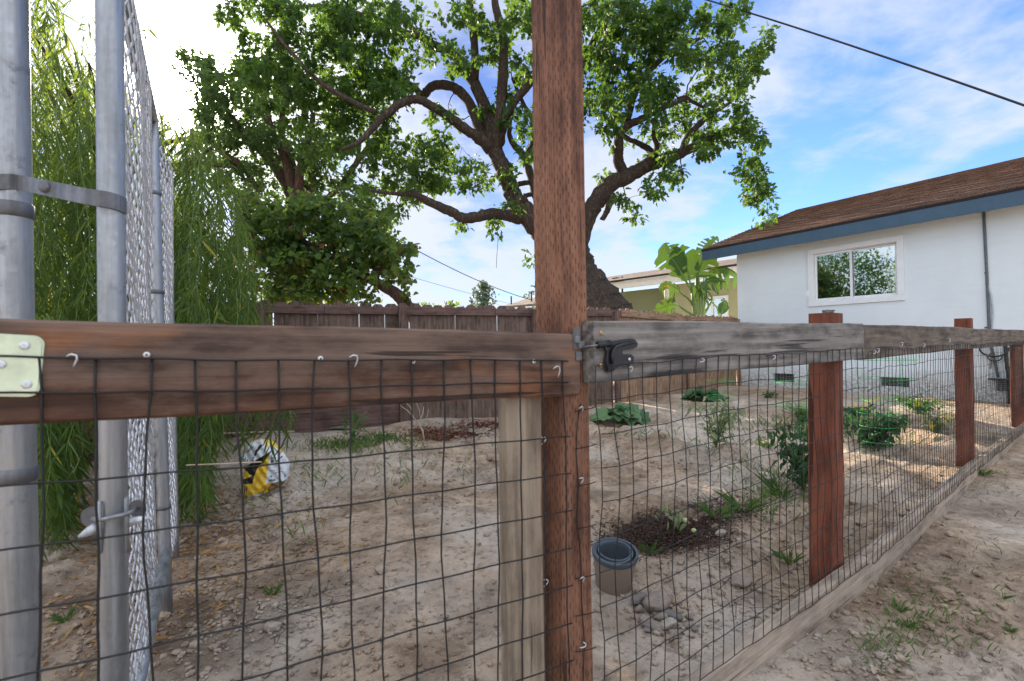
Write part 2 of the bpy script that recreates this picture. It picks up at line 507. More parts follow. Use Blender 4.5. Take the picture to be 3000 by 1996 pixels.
def soilmat():
    m, t = newmat('dry_soil')
    co = t.n('ShaderNodeTexCoord').outputs['Object']
    big = t.noise(co, .7, 5, .6)
    mid = t.noise(co, 4.5, 6, .65, .4)
    fine = t.noise(co, 30, 6, .7)
    grit = t.noise(co, 130, 3, .7)
    cc = t.mix(t.ramp(mid, .30, .68), (.200, .136, .090), (.460, .342, .245))
    cc = t.mix(t.ramp(t.noise(co, 1.9, 4, .6), .50, .66, 0, .55), cc, (.20, .155, .12))
    cc = t.mix(t.ramp(big, .42, .62, 0, .6), cc, (.60, .53, .46))
    cc = t.mix(t.ramp(fine, .36, .50, .5, 0), cc, (.10, .075, .058))
    cc = t.mix(t.ramp(grit, .60, .70, 0, .55), cc, (.60, .52, .44))
    cc = t.mix(t.ramp(grit, .30, .38, .4, 0), cc, (.09, .065, .05))
    crk = t.n('ShaderNodeTexVoronoi', {'Vector': t.vm('ADD', co, t.vm('SCALE', (0, 0, 0))), 'Scale': 9.0}, feature='DISTANCE_TO_EDGE').outputs[0]
    ck = t.m('MULTIPLY', t.ramp(crk, .0, .018, 1, 0), t.ramp(t.noise(co, 1.3, 2), .52, .6))
    cc = t.mix(t.m('MULTIPLY', ck, .6), cc, (.07, .05, .04))
    damp_shade = t.n('ShaderNodeAttribute', None, attribute_name='damp_shade').outputs['Fac']
    dmp = t.ramp(t.m('ADD', damp_shade, t.m('MULTIPLY', t.m('SUBTRACT', t.noise(co, 6, 5, .65), .5), .9)), .25, .75)
    cc = t.mix(t.m('MULTIPLY', dmp, .72), cc, t.mix(1.0, cc, (.42, .38, .35), 'MULTIPLY'))  # darkens damp soil and paints in the shade on the path
    h = t.m('ADD', t.m('MULTIPLY', mid, .9), t.m('ADD', t.m('MULTIPLY', fine, .55), t.m('MULTIPLY', grit, .16)))
    h = t.m('SUBTRACT', h, t.m('MULTIPLY', ck, .3))
    b = t.n('ShaderNodeBsdfPrincipled', {'Base Color': cc, 'Roughness': .95, 'Specular IOR Level': .15, 'Normal': bumpn(t, h, .9, .035)})
    finish(t, b.outputs[0])
    return m
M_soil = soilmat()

def stuccomat(name, c, c_low=None):
    m, t = newmat(name)
    co = t.n('ShaderNodeTexCoord').outputs['Object']
    n1 = t.noise(co, 1.2, 4); n2 = t.noise(co, 45, 5, .65); n3 = t.noise(t.scale(co, (1, 1, 6)), 2.0, 4)
    cc = t.mix(t.ramp(n1, .3, .7), tuple(x * .93 for x in c), c)
    cc = t.mix(t.ramp(n3, .5, .75, 0, .35), cc, tuple(x * .86 for x in c))
    h = t.m('ADD', t.m('MULTIPLY', n2, .5), t.m('MULTIPLY', t.noise(co, 7, 4), .8))
    if c_low:
        z = t.n('ShaderNodeSeparateXYZ', {0: co}).outputs[2]
        zz_ = t.m('ADD', z, t.m('MULTIPLY', t.m('SUBTRACT', t.noise(co, 2.6, 5, .7), .5), .5))
        dirt = t.m('MULTIPLY', t.ramp(zz_, .18, .60, .9, 0), t.ramp(t.noise(co, 22, 5, .7), .36, .60, .15, 1))
        cc = t.mix(dirt, cc, c_low)
        low = t.ramp(z, .52, .56, 1, 0)
        h = t.m('ADD', h, t.m('MULTIPLY', low, t.m('MULTIPLY', t.noise(co, 70, 4, .7), 1.6)))
    b = t.n('ShaderNodeBsdfPrincipled', {'Base Color': cc, 'Roughness': .9, 'Specular IOR Level': .2, 'Normal': bumpn(t, h, .6, .012)})
    finish(t, b.outputs[0])
    return m
M_stucco = stuccomat('white_stucco', (.76, .82, .85), (.36, .31, .26))
M_green_l = stuccomat('sage_stucco', (.42, .41, .25))
M_green_d = stuccomat('deep_sage_stucco', (.25, .29, .17))  # sage stucco darkened to paint in the recessed wing's shade
M_farwall = stuccomat('far_wall_stucco', (.50, .52, .50))

def roofmat(name, c1, c2):
    m, t = newmat(name)
    co = t.n('ShaderNodeTexCoord').outputs['Object']      # X along eave, Y up the slope
    br = t.n('ShaderNodeTexBrick', {'Vector': co, 'Color1': (*c1, 1), 'Color2': (*c2, 1), 'Mortar': (*tuple(x * .35 for x in c1), 1), 'Scale': 1.0,
                                    'Mortar Size': .006, 'Mortar Smooth': .3, 'Bias': 0.0, 'Brick Width': .30, 'Row Height': .14}, offset=.37, offset_frequency=2)
    nz = t.noise(co, 28, 5, .65)
    cc = t.mix(t.ramp(nz, .3, .75), t.mix(.5, br.outputs[0], tuple(x * .45 for x in c1)), br.outputs[0])
    y = t.n('ShaderNodeSeparateXYZ', {0: co}).outputs[1]
    saw = t.m('FRACT', t.m('DIVIDE', y, .14))
    h = t.m('SUBTRACT', t.m('MULTIPLY', t.m('SUBTRACT', 1.0, saw), 1.6), t.m('MULTIPLY', br.outputs[1], .8))
    h = t.m('ADD', h, t.m('MULTIPLY', nz, .4))
    b = t.n('ShaderNodeBsdfPrincipled', {'Base Color': cc, 'Roughness': .9, 'Specular IOR Level': .25, 'Normal': bumpn(t, h, .5, .010)})
    finish(t, b.outputs[0])
    return m
M_roof = roofmat('brown_shingles', (.135, .078, .055), (.235, .145, .105))
M_roof2 = roofmat('grey_brown_shingles', (.15, .11, .085), (.24, .19, .15))

def glassmat():
    m, t = newmat('window_glass')
    fr = t.n('ShaderNodeFresnel', {'IOR': 1.5}).outputs[0]
    g = t.n('ShaderNodeBsdfGlossy', {'Color': (.85, .9, .92), 'Roughness': .015})
    tr = t.n('ShaderNodeBsdfTransparent', {'Color': (.62, .70, .66)})
    mx = t.n('ShaderNodeMixShader', {0: t.m('ADD', t.m('MULTIPLY', fr, 1.2), .42), 1: tr.outputs[0], 2: g.outputs[0]})
    finish(t, mx.outputs[0])
    return m
M_glass = glassmat()
M_blind = plain('window_blind', (.16, .22, .20), .6, 0, .06, 6, .05)
M_darkroom = plain('dark_interior', (.03, .03, .03), .8)

M_bark = bark('oak_bark', (.035, .025, .020), (.145, .108, .085), 11)
M_bark2 = bark('smooth_bark', (.07, .045, .035), (.17, .115, .09), 7)
M_leaf_oak = leafmat('lobed_leaf', (.011, .045, .014), (.046, .118, .024), .45, (.28, .46, .04))
M_leaf_bg = leafmat('backlit_leaf', (.022, .052, .022), (.065, .11, .042), .45, (.30, .48, .08))
M_leaf_round = leafmat('round_leaf', (.018, .055, .022), (.075, .15, .035), .48, (.45, .60, .08), dry=(.40, .16, .07))
M_leaf_willow = leafmat('willow_leaf', (.022, .068, .022), (.075, .155, .036), .5, (.50, .62, .06), dry=(.42, .36, .05))
M_leaf_squash = leafmat('squash_leaf', (.06, .13, .065), (.13, .23, .10), .25, rough=.7)
M_leaf_pale = leafmat('pale_weedy_leaf', (.14, .19, .09), (.30, .33, .18), .25, rough=.7)
M_leaf_bright = leafmat('bright_garden_leaf', (.026, .090, .022), (.080, .185, .042), .4)
M_leaf_dark = leafmat('dark_garden_leaf', (.020, .065, .024), (.048, .120, .044), .35)
M_leaf_banana = leafmat('broad_leaf', (.022, .075, .016), (.06, .145, .026), .22, (.28, .45, .03), rough=.4)
M_grass = leafmat('grass_blade', (.05, .12, .025), (.20, .28, .08), .3, dry=(.45, .38, .22))
M_drygrass = leafmat('dry_blade', (.30, .24, .14), (.50, .42, .28), .2)
M_conifer = leafmat('far_conifer', (.05, .09, .055), (.11, .15, .09), .3)
M_stem = plain('green_stem', (.13, .20, .05), .5, 0, .3, 20, .2)
M_stem_pale = plain('pale_stem', (.42, .36, .26), .7, 0, .2, 40, .3)

# ------------------------------------------------------------------ ground
def ground():
    # fan of rows so that detail is fine near the gate, one sheet to the horizon
    rr = np.concatenate([np.linspace(.25, 1.2, 24)[:-1], 1.2 * (11.0 / 1.2) ** np.linspace(0, 1, 470), 11.0 * (900 / 11.0) ** np.linspace(0, 1, 50)[1:]])
    aa = np.radians(np.concatenate([np.linspace(-180, -62, 60)[:-1], np.linspace(-62, 62, 620), np.linspace(62, 180, 60)[1:]]))
    R, A = np.meshgrid(rr, aa, indexing='ij')
    X = R * np.sin(A); Y = R * np.cos(A)
    Z = gh(X, Y)
    far = np.clip((R - 14) / 60, 0, 1)
    Z = Z * (1 - far) + .1 * far
    n0, n1 = R.shape
    V = np.stack([X, Y, Z], -1).reshape(-1, 3)
    i = np.arange(n0 - 1)[:, None] * n1 + np.arange(n1 - 1)[None]
    F = np.stack([i, i + 1, i + n1 + 1, i + n1], -1).reshape(-1, 4)
    F = F[:, ::-1]
    cnt = np.full(len(F), 4)
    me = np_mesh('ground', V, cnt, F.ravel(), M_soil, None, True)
    dm = np.zeros(len(V))  # damp soil spots, with path spots standing in for shade
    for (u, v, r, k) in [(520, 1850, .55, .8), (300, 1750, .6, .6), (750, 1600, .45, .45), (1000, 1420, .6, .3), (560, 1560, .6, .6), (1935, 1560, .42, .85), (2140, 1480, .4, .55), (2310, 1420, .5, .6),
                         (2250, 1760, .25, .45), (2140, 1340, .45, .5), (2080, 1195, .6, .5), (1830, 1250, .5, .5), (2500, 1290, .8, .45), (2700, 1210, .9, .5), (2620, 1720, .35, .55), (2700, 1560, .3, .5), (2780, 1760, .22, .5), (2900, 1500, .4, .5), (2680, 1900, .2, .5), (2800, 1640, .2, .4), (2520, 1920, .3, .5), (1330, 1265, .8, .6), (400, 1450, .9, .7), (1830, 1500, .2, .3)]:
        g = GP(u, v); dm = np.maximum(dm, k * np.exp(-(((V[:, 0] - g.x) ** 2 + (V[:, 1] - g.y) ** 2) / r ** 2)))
    at = me.attributes.new('damp_shade', 'FLOAT', 'POINT'); at.data.foreach_set('value', dm.astype(np.float32))
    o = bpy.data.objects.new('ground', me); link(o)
    o['kind'] = 'structure'
    # centre cap
    return o
ground()

# ------------------------------------------------------------------ white house
wd = Vector((-.553, .833, 0)).normalized()      # along the wall, away
wn = Vector((-.833, -.553, 0)).normalized()     # wall normal, towards the yard
K = Vector((4.5, 9.5, 0))

def wallpt(u, v):
    """point of the house wall plane seen at pixel"""
    d = ray(u, v)
    t = (K - CAM).dot(wn) / d.dot(wn)
    return CAM + d * t
def wl(p):
    """along-wall coordinate measured from far corner towards the camera side"""
    return (p - K).dot(-wd)

Mw = Matrix(((-wd.x, -wn.x, 0, K.x), (-wd.y, -wn.y, 0, K.y), (0, 0, 1, 0), (0, 0, 0, 1)))   # X along wall nearer, Y into the house, Z up
house = thing('stucco_house', K, 'white stucco house with slate blue eave board and brown shingle roof', 'house')
WL = 8.5; DEP = 7.0
eave_z = 1.0 + 1.79
# window opening
wa = wallpt(2369, 737); wb = wallpt(2645, 689); wc_ = wallpt(2369, 899); wdn = wallpt(2645, 877)
x0, x1 = wl(wa) , wl(wb); z1 = (wa.z + wb.z) / 2; z0 = (wc_.z + wdn.z) / 2
print('window', x0, x1, z0, z1)
vents = []
for (ua, ub, va, vb) in [(2264, 2326, 1095, 1119), (2577, 2664, 1107, 1133), (2918, 3000, 1115, 1148)]:
    a = wallpt(ua, (va + vb) / 2); b = wallpt(ub, (va + vb) / 2)
    za = wallpt((ua + ub) / 2, vb).z; zb = wallpt((ua + ub) / 2, va).z
    vents.append((wl(a), wl(b), za, zb))
print('vents', vents)
# wall front with real openings: grid of rectangles
def wall_with_holes(mb, X0, X1, Z0, Z1, holes, thick=.16):
    xs = sorted({X0, X1, *[h[0] for h in holes], *[h[1] for h in holes]})
    zs = sorted({Z0, Z1, *[h[2] for h in holes], *[h[3] for h in holes]})
    vid = {}
    vs = []; fs = []
    def vtx(x, y, z):
        k = (round(x, 4), y, round(z, 4))
        if k not in vid: vid[k] = len(vs); vs.append((x, y, z))
        return vid[k]
    for i in range(len(xs) - 1):
        for j in range(len(zs) - 1):
            cx = (xs[i] + xs[i + 1]) / 2; cz = (zs[j] + zs[j + 1]) / 2
            if any(h[0] < cx < h[1] and h[2] < cz < h[3] for h in holes): continue
            fs.append((vtx(xs[i], 0, zs[j]), vtx(xs[i + 1], 0, zs[j]), vtx(xs[i + 1], 0, zs[j + 1]), vtx(xs[i], 0, zs[j + 1])))
    for (a, b, c, d) in holes:
        for (p, q) in [((a, c), (b, c)), ((b, c), (b, d)), ((b, d), (a, d)), ((a, d), (a, c))]:
            fs.append((vtx(p[0], 0, p[1]), vtx(p[0], thick, p[1]), vtx(q[0], thick, q[1]), vtx(q[0], 0, q[1])))
    mb.add(vs, fs)
mb = MB()
holes = [(x0, x1, z0, z1)] + vents
wall_with_holes(mb, 0, WL, -.3, eave_z, holes)
# other walls
gbl = [(0, 0, -.3), (0, DEP, -.3), (0, DEP, eave_z), (0, DEP / 2, eave_z + DEP / 2 * .35), (0, 0, eave_z)]
mb.add(gbl, [(4, 3, 2, 1, 0)])
mb.add([(WL, y, z) for (_, y, z) in gbl], [(0, 1, 2, 3, 4)])
mb.add([(0, DEP, -.3), (WL, DEP, -.3), (WL, DEP, eave_z), (0, DEP, eave_z)], [(0, 1, 2, 3)])
mb.build('wall', M_stucco, house, Mw)
mb = MB(); mb.box((WL / 2, .6, 1.2), (WL - .2, .02, 2.4)); mb.build('interior_partition', M_darkroom, house, Mw)
# roof slab
OV = .35; OG = .537; PT = .35
e_top = 1.0 + 1.88
sl_len = math.hypot(DEP / 2 + OV, (DEP / 2 + OV) * PT)
ang = math.atan(PT)
for side in (0, 1):
    if side == 0:
        o3 = K + wd * OG + wn * OV; o3.z = e_top
        X = -wd; Yd = (-wn) * math.cos(ang) + Vector((0, 0, 1)) * math.sin(ang)
    else:
        o3 = K - wd * (WL + OG) - wn * (DEP + OV); o3.z = e_top
        X = wd; Yd = wn * math.cos(ang) + Vector((0, 0, 1)) * math.sin(ang)
    Z = X.cross(Yd)
    Mr = Matrix(((X.x, Yd.x, Z.x, o3.x), (X.y, Yd.y, Z.y, o3.y), (X.z, Yd.z, Z.z, o3.z), (0, 0, 0, 1)))
    mb = MB()
    LL = WL + 2 * OG
    nx, ny = 60, 27
    vs = []; fs = []
    # shingle courses as real steps
    row = .14; k = int(sl_len / row) + 1
    for r_ in range(k):
        ya = r_ * row; yb = min(sl_len, (r_ + 1) * row)
        b0 = len(vs)
        for i in range(nx + 1):
            x = LL * i / nx
            jj = .004 * math.sin(i * 2.3 + r_ * 1.7)
            vs += [(x, ya - .012 + jj, -.002), (x, ya - .012 + jj, .016 + abs(jj)), (x, yb, .004)]
        for i in range(nx):
            q = b0 + i * 3
            fs += [(q, q + 3, q + 4, q + 1), (q + 1, q + 4, q + 5, q + 2)]
    mb.add(vs, fs)
    mb.box((LL / 2, sl_len / 2, -.014), (LL - .002, sl_len - .004, .022))
    rf = mb.build('roof', M_roof, house, Mr)
    mb = MB()
    mb.box((LL / 2, -.010, -.022), (LL + .01, .022, .038))
    mb.box((-.012, sl_len / 2, -.022), (.022, sl_len, .038))
    mb.build('roof_edge_flashing', M_metalvent, house, Mr)
# fascia boards (eave side; gable rakes)
mb = MB()
mb.box((WL / 2, -OV + .015, e_top - .135), (WL + 2 * OG, .035, .185))
mb.box((WL / 2, DEP + OV - .015, e_top - .135), (WL + 2 * OG, .035, .185))
mb.build('eave_fascia', M_bluepaint, house, Mw)
for xe in (-OG + .02, WL + OG - .02):
    mb = MB()
    for sg in (0, 1):
        ya, yb = (-OV + .034, DEP / 2) if sg == 0 else (DEP + OV - .034, DEP / 2)
        za = e_top - .04; zb = e_top + (DEP / 2 + OV) * PT - .04
        vs = [(xe - .018, ya, za), (xe + .018, ya, za), (xe + .018, ya, za - .18), (xe - .018, ya, za - .18),
              (xe - .018, yb, zb), (xe + .018, yb, zb), (xe + .018, yb, zb - .18), (xe - .018, yb, zb - .18)]
        mb.add(vs, [(0, 1, 2, 3), (7, 6, 5, 4), (0, 4, 5, 1), (1, 5, 6, 2), (2, 6, 7, 3), (3, 7, 4, 0)])
    mb.build('rake_board', M_bluepaint, house, Mw)
mb = MB()
mb.box((WL / 2, -OV / 2 + .012, eave_z - .004), (WL + 2 * OG - .05, OV - .03, .012))
mb.build('soffit', M_cream, house, Mw)
# window: frame as deep profiles, two sashes, panes, blinds
fw = bpy.data.objects.new('window', None); col.objects.link(fw); fw.parent = house
fw.matrix_basis = Matrix.Identity(4)
MI = Mw
def rect_frame(mb, a, b, c, d, w_, y0, y1):
    mb.box(((a + b) / 2, (y0 + y1) / 2, c + w_ / 2), (b - a, y1 - y0, w_))
    mb.box(((a + b) / 2, (y0 + y1) / 2, d - w_ / 2), (b - a, y1 - y0, w_))
    mb.box((a + w_ / 2, (y0 + y1) / 2, (c + d) / 2), (w_, y1 - y0, d - c - 2 * w_))
    mb.box((b - w_ / 2, (y0 + y1) / 2, (c + d) / 2), (w_, y1 - y0, d - c - 2 * w_))
mb = MB()
rect_frame(mb, x0 - .01, x1 + .01, z0 - .01, z1 + .01, .085, -.028, -.002)
rect_frame(mb, x0 + .003, x1 - .003, z0 + .003, z1 - .003, .082, -.001, .09)
mb.build('frame', M_white, fw, MI, bevel=.004)
xm = x0 + (x1 - x0) * .47
for (a, b, y0, y1) in [(x0 + .088, xm + .02, .012, .042), (xm - .02, x1 - .088, .046, .076)]:
    mb = MB()
    rect_frame(mb, a, b, z0 + .088, z1 - .088, .032 if a < xm - .1 else .03, y0, y1)
    mb.build('sash', M_white, fw, MI, bevel=.003)
    mb = MB(); mb.box(((a + b) / 2, (y0 + y1) / 2, (z0 + z1) / 2), (b - a - .05, .004, z1 - z0 - .22))
    mb.build('pane', M_glass, fw, MI)
mb = MB()
zb_ = z0 + .10
while zb_ < z1 - .09:
    mb.box(((x0 + x1) / 2, .125, zb_), (x1 - x0 - .18, .003, .019)); zb_ += .022
mb.build('blind', M_blind, fw, MI)
for (a, b, c, d) in vents:
    v_ = bpy.data.objects.new('foundation_vent', None); col.objects.link(v_); v_.parent = house
    mb = MB(); mb.box(((a + b) / 2, .11, (c + d) / 2), (b - a, .01, d - c)); mb.build('vent_screen', M_metalvent, v_, Mw)
    mb = MB()
    for k in range(1, 6): mb.box(((a + b) / 2, .07, c + (d - c) * k / 6), (b - a, .004, .008))
    for k in range(1, 7): mb.box((a + (b - a) * k / 7, .062, (c + d) / 2), (.006, .004, d - c))
    mb.build('vent_grille', M_galv, v_, Mw)
# conduit and cables on the wall
def wp(u, v, out=.02): return wallpt(u, v) + wn * out
cond = [wp(2881, 585), wp(2887, 700), wp(2893, 820), wp(2899, 960), (wp(2906, 1020)), wp(2916, 1060), wp(2925, 1105)]
mb = MB(); mb.tube(cond, .016, 8)
for vv in (800, 960): mb.box((0, 0, 0), (.06, .01, .02), Matrix.Translation(wp(2892, vv, .012)))
mb.build('conduit', M_conduit, house, smooth=True)
mb = MB(); mb.tube([wp(2894, 830), wp(2905, 870), wp(2909, 915), wp(2906, 1000), wp(2903, 1080)], .009, 6)
mb.build('loose_cable', plain('grey_cable', (.35, .40, .42), .5), house, smooth=True)
mb = MB()
pts = []
for i in range(26):
    a = -2.6 + i / 25 * 4.6
    pts.append(wp(2915 + 42 * math.sin(a * .9) , 1030 + 15 * math.cos(a * 1.2), .04 + .01 * math.sin(a * 3)))
mb.tube(pts, .010, 6)
pts = [wp(2918 + 22 * math.sin(a_ * .6), 1046 + 12 * math.cos(a_ * .6), .055) for a_ in range(-5, 4)]
mb.tube(pts, .008, 6)
mb.tube([wp(2945, 1000), wp(2950, 1060), wp(2957, 1110), wp(2959, 1190), wp(2956, 1270)], .020, 8)
mb.build('coiled_cable', M_cable, house, smooth=True)
mb = MB(); mb.box((0, 0, 0), (1, 1, 1)) if False else None
bx = MB(); c0 = wl(wallpt(2958, 1116)); bx.box((c0 + .02, -.06, wallpt(2958, 1112).z), (.42, .10, .018)); bx.build('vent_hood', M_metalvent, house, Mw)

# ------------------------------------------------------------------ neighbour's sage house
gd = wd
def sage():
    root = thing('sage_house', P(1985, 900, 15.5) * 1.0, 'sage green neighbour house with cream eave board beyond the back fence', 'house')
    root.location.z = 0
    zfar = 16.5; znear = 12.5
    # eave line from photo points: fascia bottom-left (1800,862) to (2162,793)
    A = P(1800, 866, 17.0); B = P(2185, 790, 13.6)
    d = (B - A); d.z = 0; L = d.length; d.normalize()
    zA = (A.z + B.z) / 2
    n_ = Vector((d.y, -d.x, 0))
    if n_.y > 0: n_ = -n_
    O = Vector((A.x, A.y, 0))
    M = Matrix(((d.x, -n_.x, 0, O.x), (d.y, -n_.y, 0, O.y), (0, 0, 1, 0), (0, 0, 0, 1)))
    LL = L + 5
    xs = None
    # left wing front at y=0.45, right wing at y=0.40 behind the eave
    cx = (P(1978, 900, 15.4) - O).dot(d)
    mb = MB(); mb.box((cx / 2 - 1.5, 3.6, zA / 2), (cx + 3.0, 6.0, zA)); mb.build('wall', M_green_d, root, M)
    mb = MB(); mb.box((cx + 4.0, 3.2, zA / 2), (8.0, 6.1, zA - .01)); o = mb.build('wall', M_green_l, root, M); o['label'] = 'sage wing wall beside the shade-toned wing'
    mb = MB(); mb.box((LL / 2 - 1.5, -.45, zA + .10), (LL + 3, .04, .24)); mb.build('eave_fascia', M_cream, root, M)
    rise = 6 * .2
    X = d; Yd = (-n_) * math.cos(.2) + Vector((0, 0, 1)) * math.sin(.2); Z = X.cross(Yd)
    o3 = O - d * 3.2 + n_ * .55; o3.z = zA + .22
    Mr = Matrix(((X.x, Yd.x, Z.x, o3.x), (X.y, Yd.y, Z.y, o3.y), (X.z, Yd.z, Z.z, o3.z), (0, 0, 0, 1)))
    mb = MB(); mb.box(((LL + 3) / 2, 2.4, .02), (LL + 3, 4.8, .05))
    for r_ in range(34):
        mb.box(((LL + 3) / 2, r_ * .14 + .07, .055), (LL + 3, .135, .012), Matrix.Rotation(-.06, 4, 'X') if False else None)
    mb.build('roof', M_roof2, root, Mr)
    # window
    w0 = (P(2028, 900, 14.6) - O).dot(d); w1 = (P(2120, 900, 13.9) - O).dot(d)
    zt = P(2070, 868, 14.3).z; zb = zt - 1.0
    wroot = bpy.data.objects.new('window', None); col.objects.link(wroot); wroot.parent = root
    mb = MB(); rect_frame(mb, w0, w1, zb, zt, .07, .09, .145); mb.box(((w0 + w1) / 2, .11, (zb + zt) / 2), (.06, .04, zt - zb - .14)); mb.build('frame', M_white, wroot, M)
    mb = MB(); mb.box(((w0 + w1) / 2, .128, (zb + zt) / 2), (w1 - w0 - .14, .01, zt - zb - .14)); mb.build('pane', M_glass, wroot, M)
    # roof vents
    c = P(1806, 838, 18.0)
    mb = MB(); mb.lathe([(.0, -.2), (.10, -.2), (.10, .05), (.16, .05), (.18, .12), (.16, .20), (.12, .22), (.12, .27), (.17, .29), (.0, .33)], 14, c); mb.build('roof_cap_vent', M_metalvent, root, smooth=False)
    c = P(1823, 836, 17.6)
    mb = MB(); mb.tube([c - Vector((0, 0, .3)), c + Vector((0, 0, .32))], .035, 8); mb.build('vent_pipe', M_metalvent, root)
sage()

def farhouse():
    A = P(1430, 900, 32); root = thing('distant_house', (A.x, A.y, 0), 'distant low house roof with vent pipes seen over the back fence', 'house')
    mb = MB()
    e0 = P(1470, 898, 34); e1 = P(1700, 886, 30); r0 = P(1555, 872, 40); r1 = P(1760, 850, 36)
    b0 = P(1640, 900, 44)
    for q in (e0, e1): q.z = e0.z
    r1.z = r0.z
    th = Vector((0, 0, -.15))
    vs = [e0, e1, r1, r0, e0 + th, e1 + th, r1 + th, r0 + th]
    mb.add(vs, [(0, 1, 2, 3), (7, 6, 5, 4), (0, 4, 5, 1), (1, 5, 6, 2), (2, 6, 7, 3), (3, 7, 4, 0)])
    mb.build('roof', M_roof2, root)
    mb = MB(); q = [Vector((p.x, p.y, 0)) + Vector((.4, .8, 0)) for p in (e0, e1, r1, r0)]
    t_ = [Vector((p.x, p.y, e0.z - .16)) for p in q]
    mb.add(q + t_, [(0, 1, 5, 4), (1, 2, 6, 5), (2, 3, 7, 6), (3, 0, 4, 7), (4, 5, 6, 7)])
    mb.build('wall', M_farwall, root)
    for (u, v, h) in [(1498, 890, .55), (1570, 868, 1.1), (1557, 872, .45)]:
        c = P(u, v, 35); mb = MB(); mb.tube([c - Vector((0, 0, .4)), c + Vector((0, 0, h))], .06, 6); mb.build('vent_pipe', M_metalvent, root)
farhouse()

# ------------------------------------------------------------------ back fences
def build_fence(A, B, top0, top1, name, label, matp, matr, bot=-.05):
    A = Vector((A[0], A[1], 0)); B = Vector((B[0], B[1], 0))
    root = thing(name, A, label, 'fence')
    d = (B - A); L = d.length; d.normalize()
    aw = Vector((-d.y, d.x, 0))
    if aw.y < 0: aw = -aw
    Wp = .138; n = int(L / (Wp + .004))
    R_ = random.Random(5 + len(label))
    # frame of the board panel: X up (grain), Y away, Z across
    x = Vector((0, 0, 1)); y = aw; z = x.cross(y)
    M = Matrix(((x.x, y.x, z.x, A.x), (x.y, y.y, z.y, A.y), (x.z, y.z, z.z, 0), (0, 0, 0, 1)))
    sg = 1 if z.dot(d) > 0 else -1
    mb = MB()
    for i in range(n):
        s = i * (Wp + .004) + Wp / 2
        f = s / L
        zt = top0 * (1 - f) + top1 * f + R_.uniform(-.014, .014) - .03 * math.sin(f * math.pi)
        zb = gz(A.x + d.x * s, A.y + d.y * s) + bot
        w_ = Wp / 2 + .0022 - (R_.uniform(0, .0006) if R_.random() > .25 else R_.uniform(.002, .005))
        c = .034 + R_.uniform(-.006, .006)
        tl = R_.uniform(-.008, .008)
        pl = [(zb, -w_), (zt - c, -w_ + tl), (zt, -w_ + c + tl), (zt + R_.uniform(-.004, .004), w_ - c + tl), (zt - c, w_ + tl), (zb, w_)]
        yo = R_.uniform(-.003, .003)
        mb.prism([(p[0], p[1] + sg * s) for p in pl], yo, .017 + yo)
    mb.build('board_panel', matp, root, M)
    for (zz0, h, off, t_) in [(-.082, .085, -.040, .036), (-.9, .085, -.040, .036)]:
        k = max(1, int(round(L / 2.3)))
        for i in range(k):
            a = A + d * (L * i / k) + aw * off; b = A + d * (L * (i + 1) / k - .004) + aw * off
            fa, fb = i / k, (i + 1) / k
            a.z = top0 * (1 - fa) + top1 * fa + zz0 - .03 * math.sin(fa * math.pi); b.z = top0 * (1 - fb) + top1 * fb + zz0 - .03 * math.sin(fb * math.pi)
            beam('fence_rail', a, b, h, t_, matr, root, seg=.2)
    return root, A, d, aw, L
FA = (-5.6, 3.27); FB = (1.575, 7.0); FC = (4.55, 9.60)
ft = 1.0 + .515
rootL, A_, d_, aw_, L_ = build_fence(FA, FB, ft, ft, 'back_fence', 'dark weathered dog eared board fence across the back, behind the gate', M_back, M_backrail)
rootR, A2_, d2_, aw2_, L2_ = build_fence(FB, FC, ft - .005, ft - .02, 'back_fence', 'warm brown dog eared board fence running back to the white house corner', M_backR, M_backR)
# posts on the yard side
def fpost(root, A, d, aw, s, top, mat):
    p = A + d * s - aw * .085
    z0_ = gz(p.x, p.y) - .1
    up_aw = Vector((0, 0, 1)).cross(aw)
    a = Vector((p.x, p.y, z0_)); b = Vector((p.x, p.y, top))
    beam('fence_post', a, b, .089, .045, mat, root, upv=up_aw, seg=.3)
for u_, z_ in [(1170, 5.6), (1552, 6.4), (1800, 6.95), (760, 4.85)]:
    q = P(u_, 1000, z_); s = (Vector((q.x, q.y, 0)) - A_).dot(d_)
    fpost(rootL, A_, d_, aw_, s, ft - .06, M_backrail)
for s in (1.9, 3.8): fpost(rootR, A2_, d2_, aw2_, s, ft - .08, M_backR)
# kick boards at the foot
a = A_ + d_ * 3.2 - aw_ * .03; b = A_ + d_ * (L_ * .60) - aw_ * .03
a.z = gz(a.x, a.y) + .10; b.z = gz(b.x, b.y) + .11
beam('kick_board', a, b, .24, .02, M_backrail, rootL, seg=.2)

# ------------------------------------------------------------------ tall post
UPZ = Vector((0, 0, 1))
def vbeam(name, x, y, za, zb, w_, t_, dirv, mat, parent, **k):
    """vertical board: front face centre line at x,y; face runs along dirv, thickness goes away"""
    dv = Vector((dirv[0], dirv[1], 0)).normalized()
    aw = Vector((-dv.y, dv.x, 0))
    if aw.y < 0: aw = -aw
    lean = k.pop('lean', (0, 0))
    a = Vector((x, y, za)); b = Vector((x + lean[0], y + lean[1], zb))
    return beam(name, a, b, w_, t_, mat, parent, upv=UPZ.cross(aw), **k)

fd = Vector((1.201, .815, 0)).normalized()        # first run of the garden fence
fa_ = Vector((-fd.y, fd.x, 0))
C0 = Vector((.105, 1.062, 0))
c = C0 + fd * .0445
zb0 = gz(c.x, c.y)
tp = thing('tall_post', (c.x, c.y, zb0), 'tall reddish brown square post with incised dashes, rising past the top of the picture', 'post')
vbeam('post', c.x, c.y, zb0 - .1, 2.35, .089, .089, fd, M_post_tall, tp, ch=.005)
# staples down the post and the cut wire edge

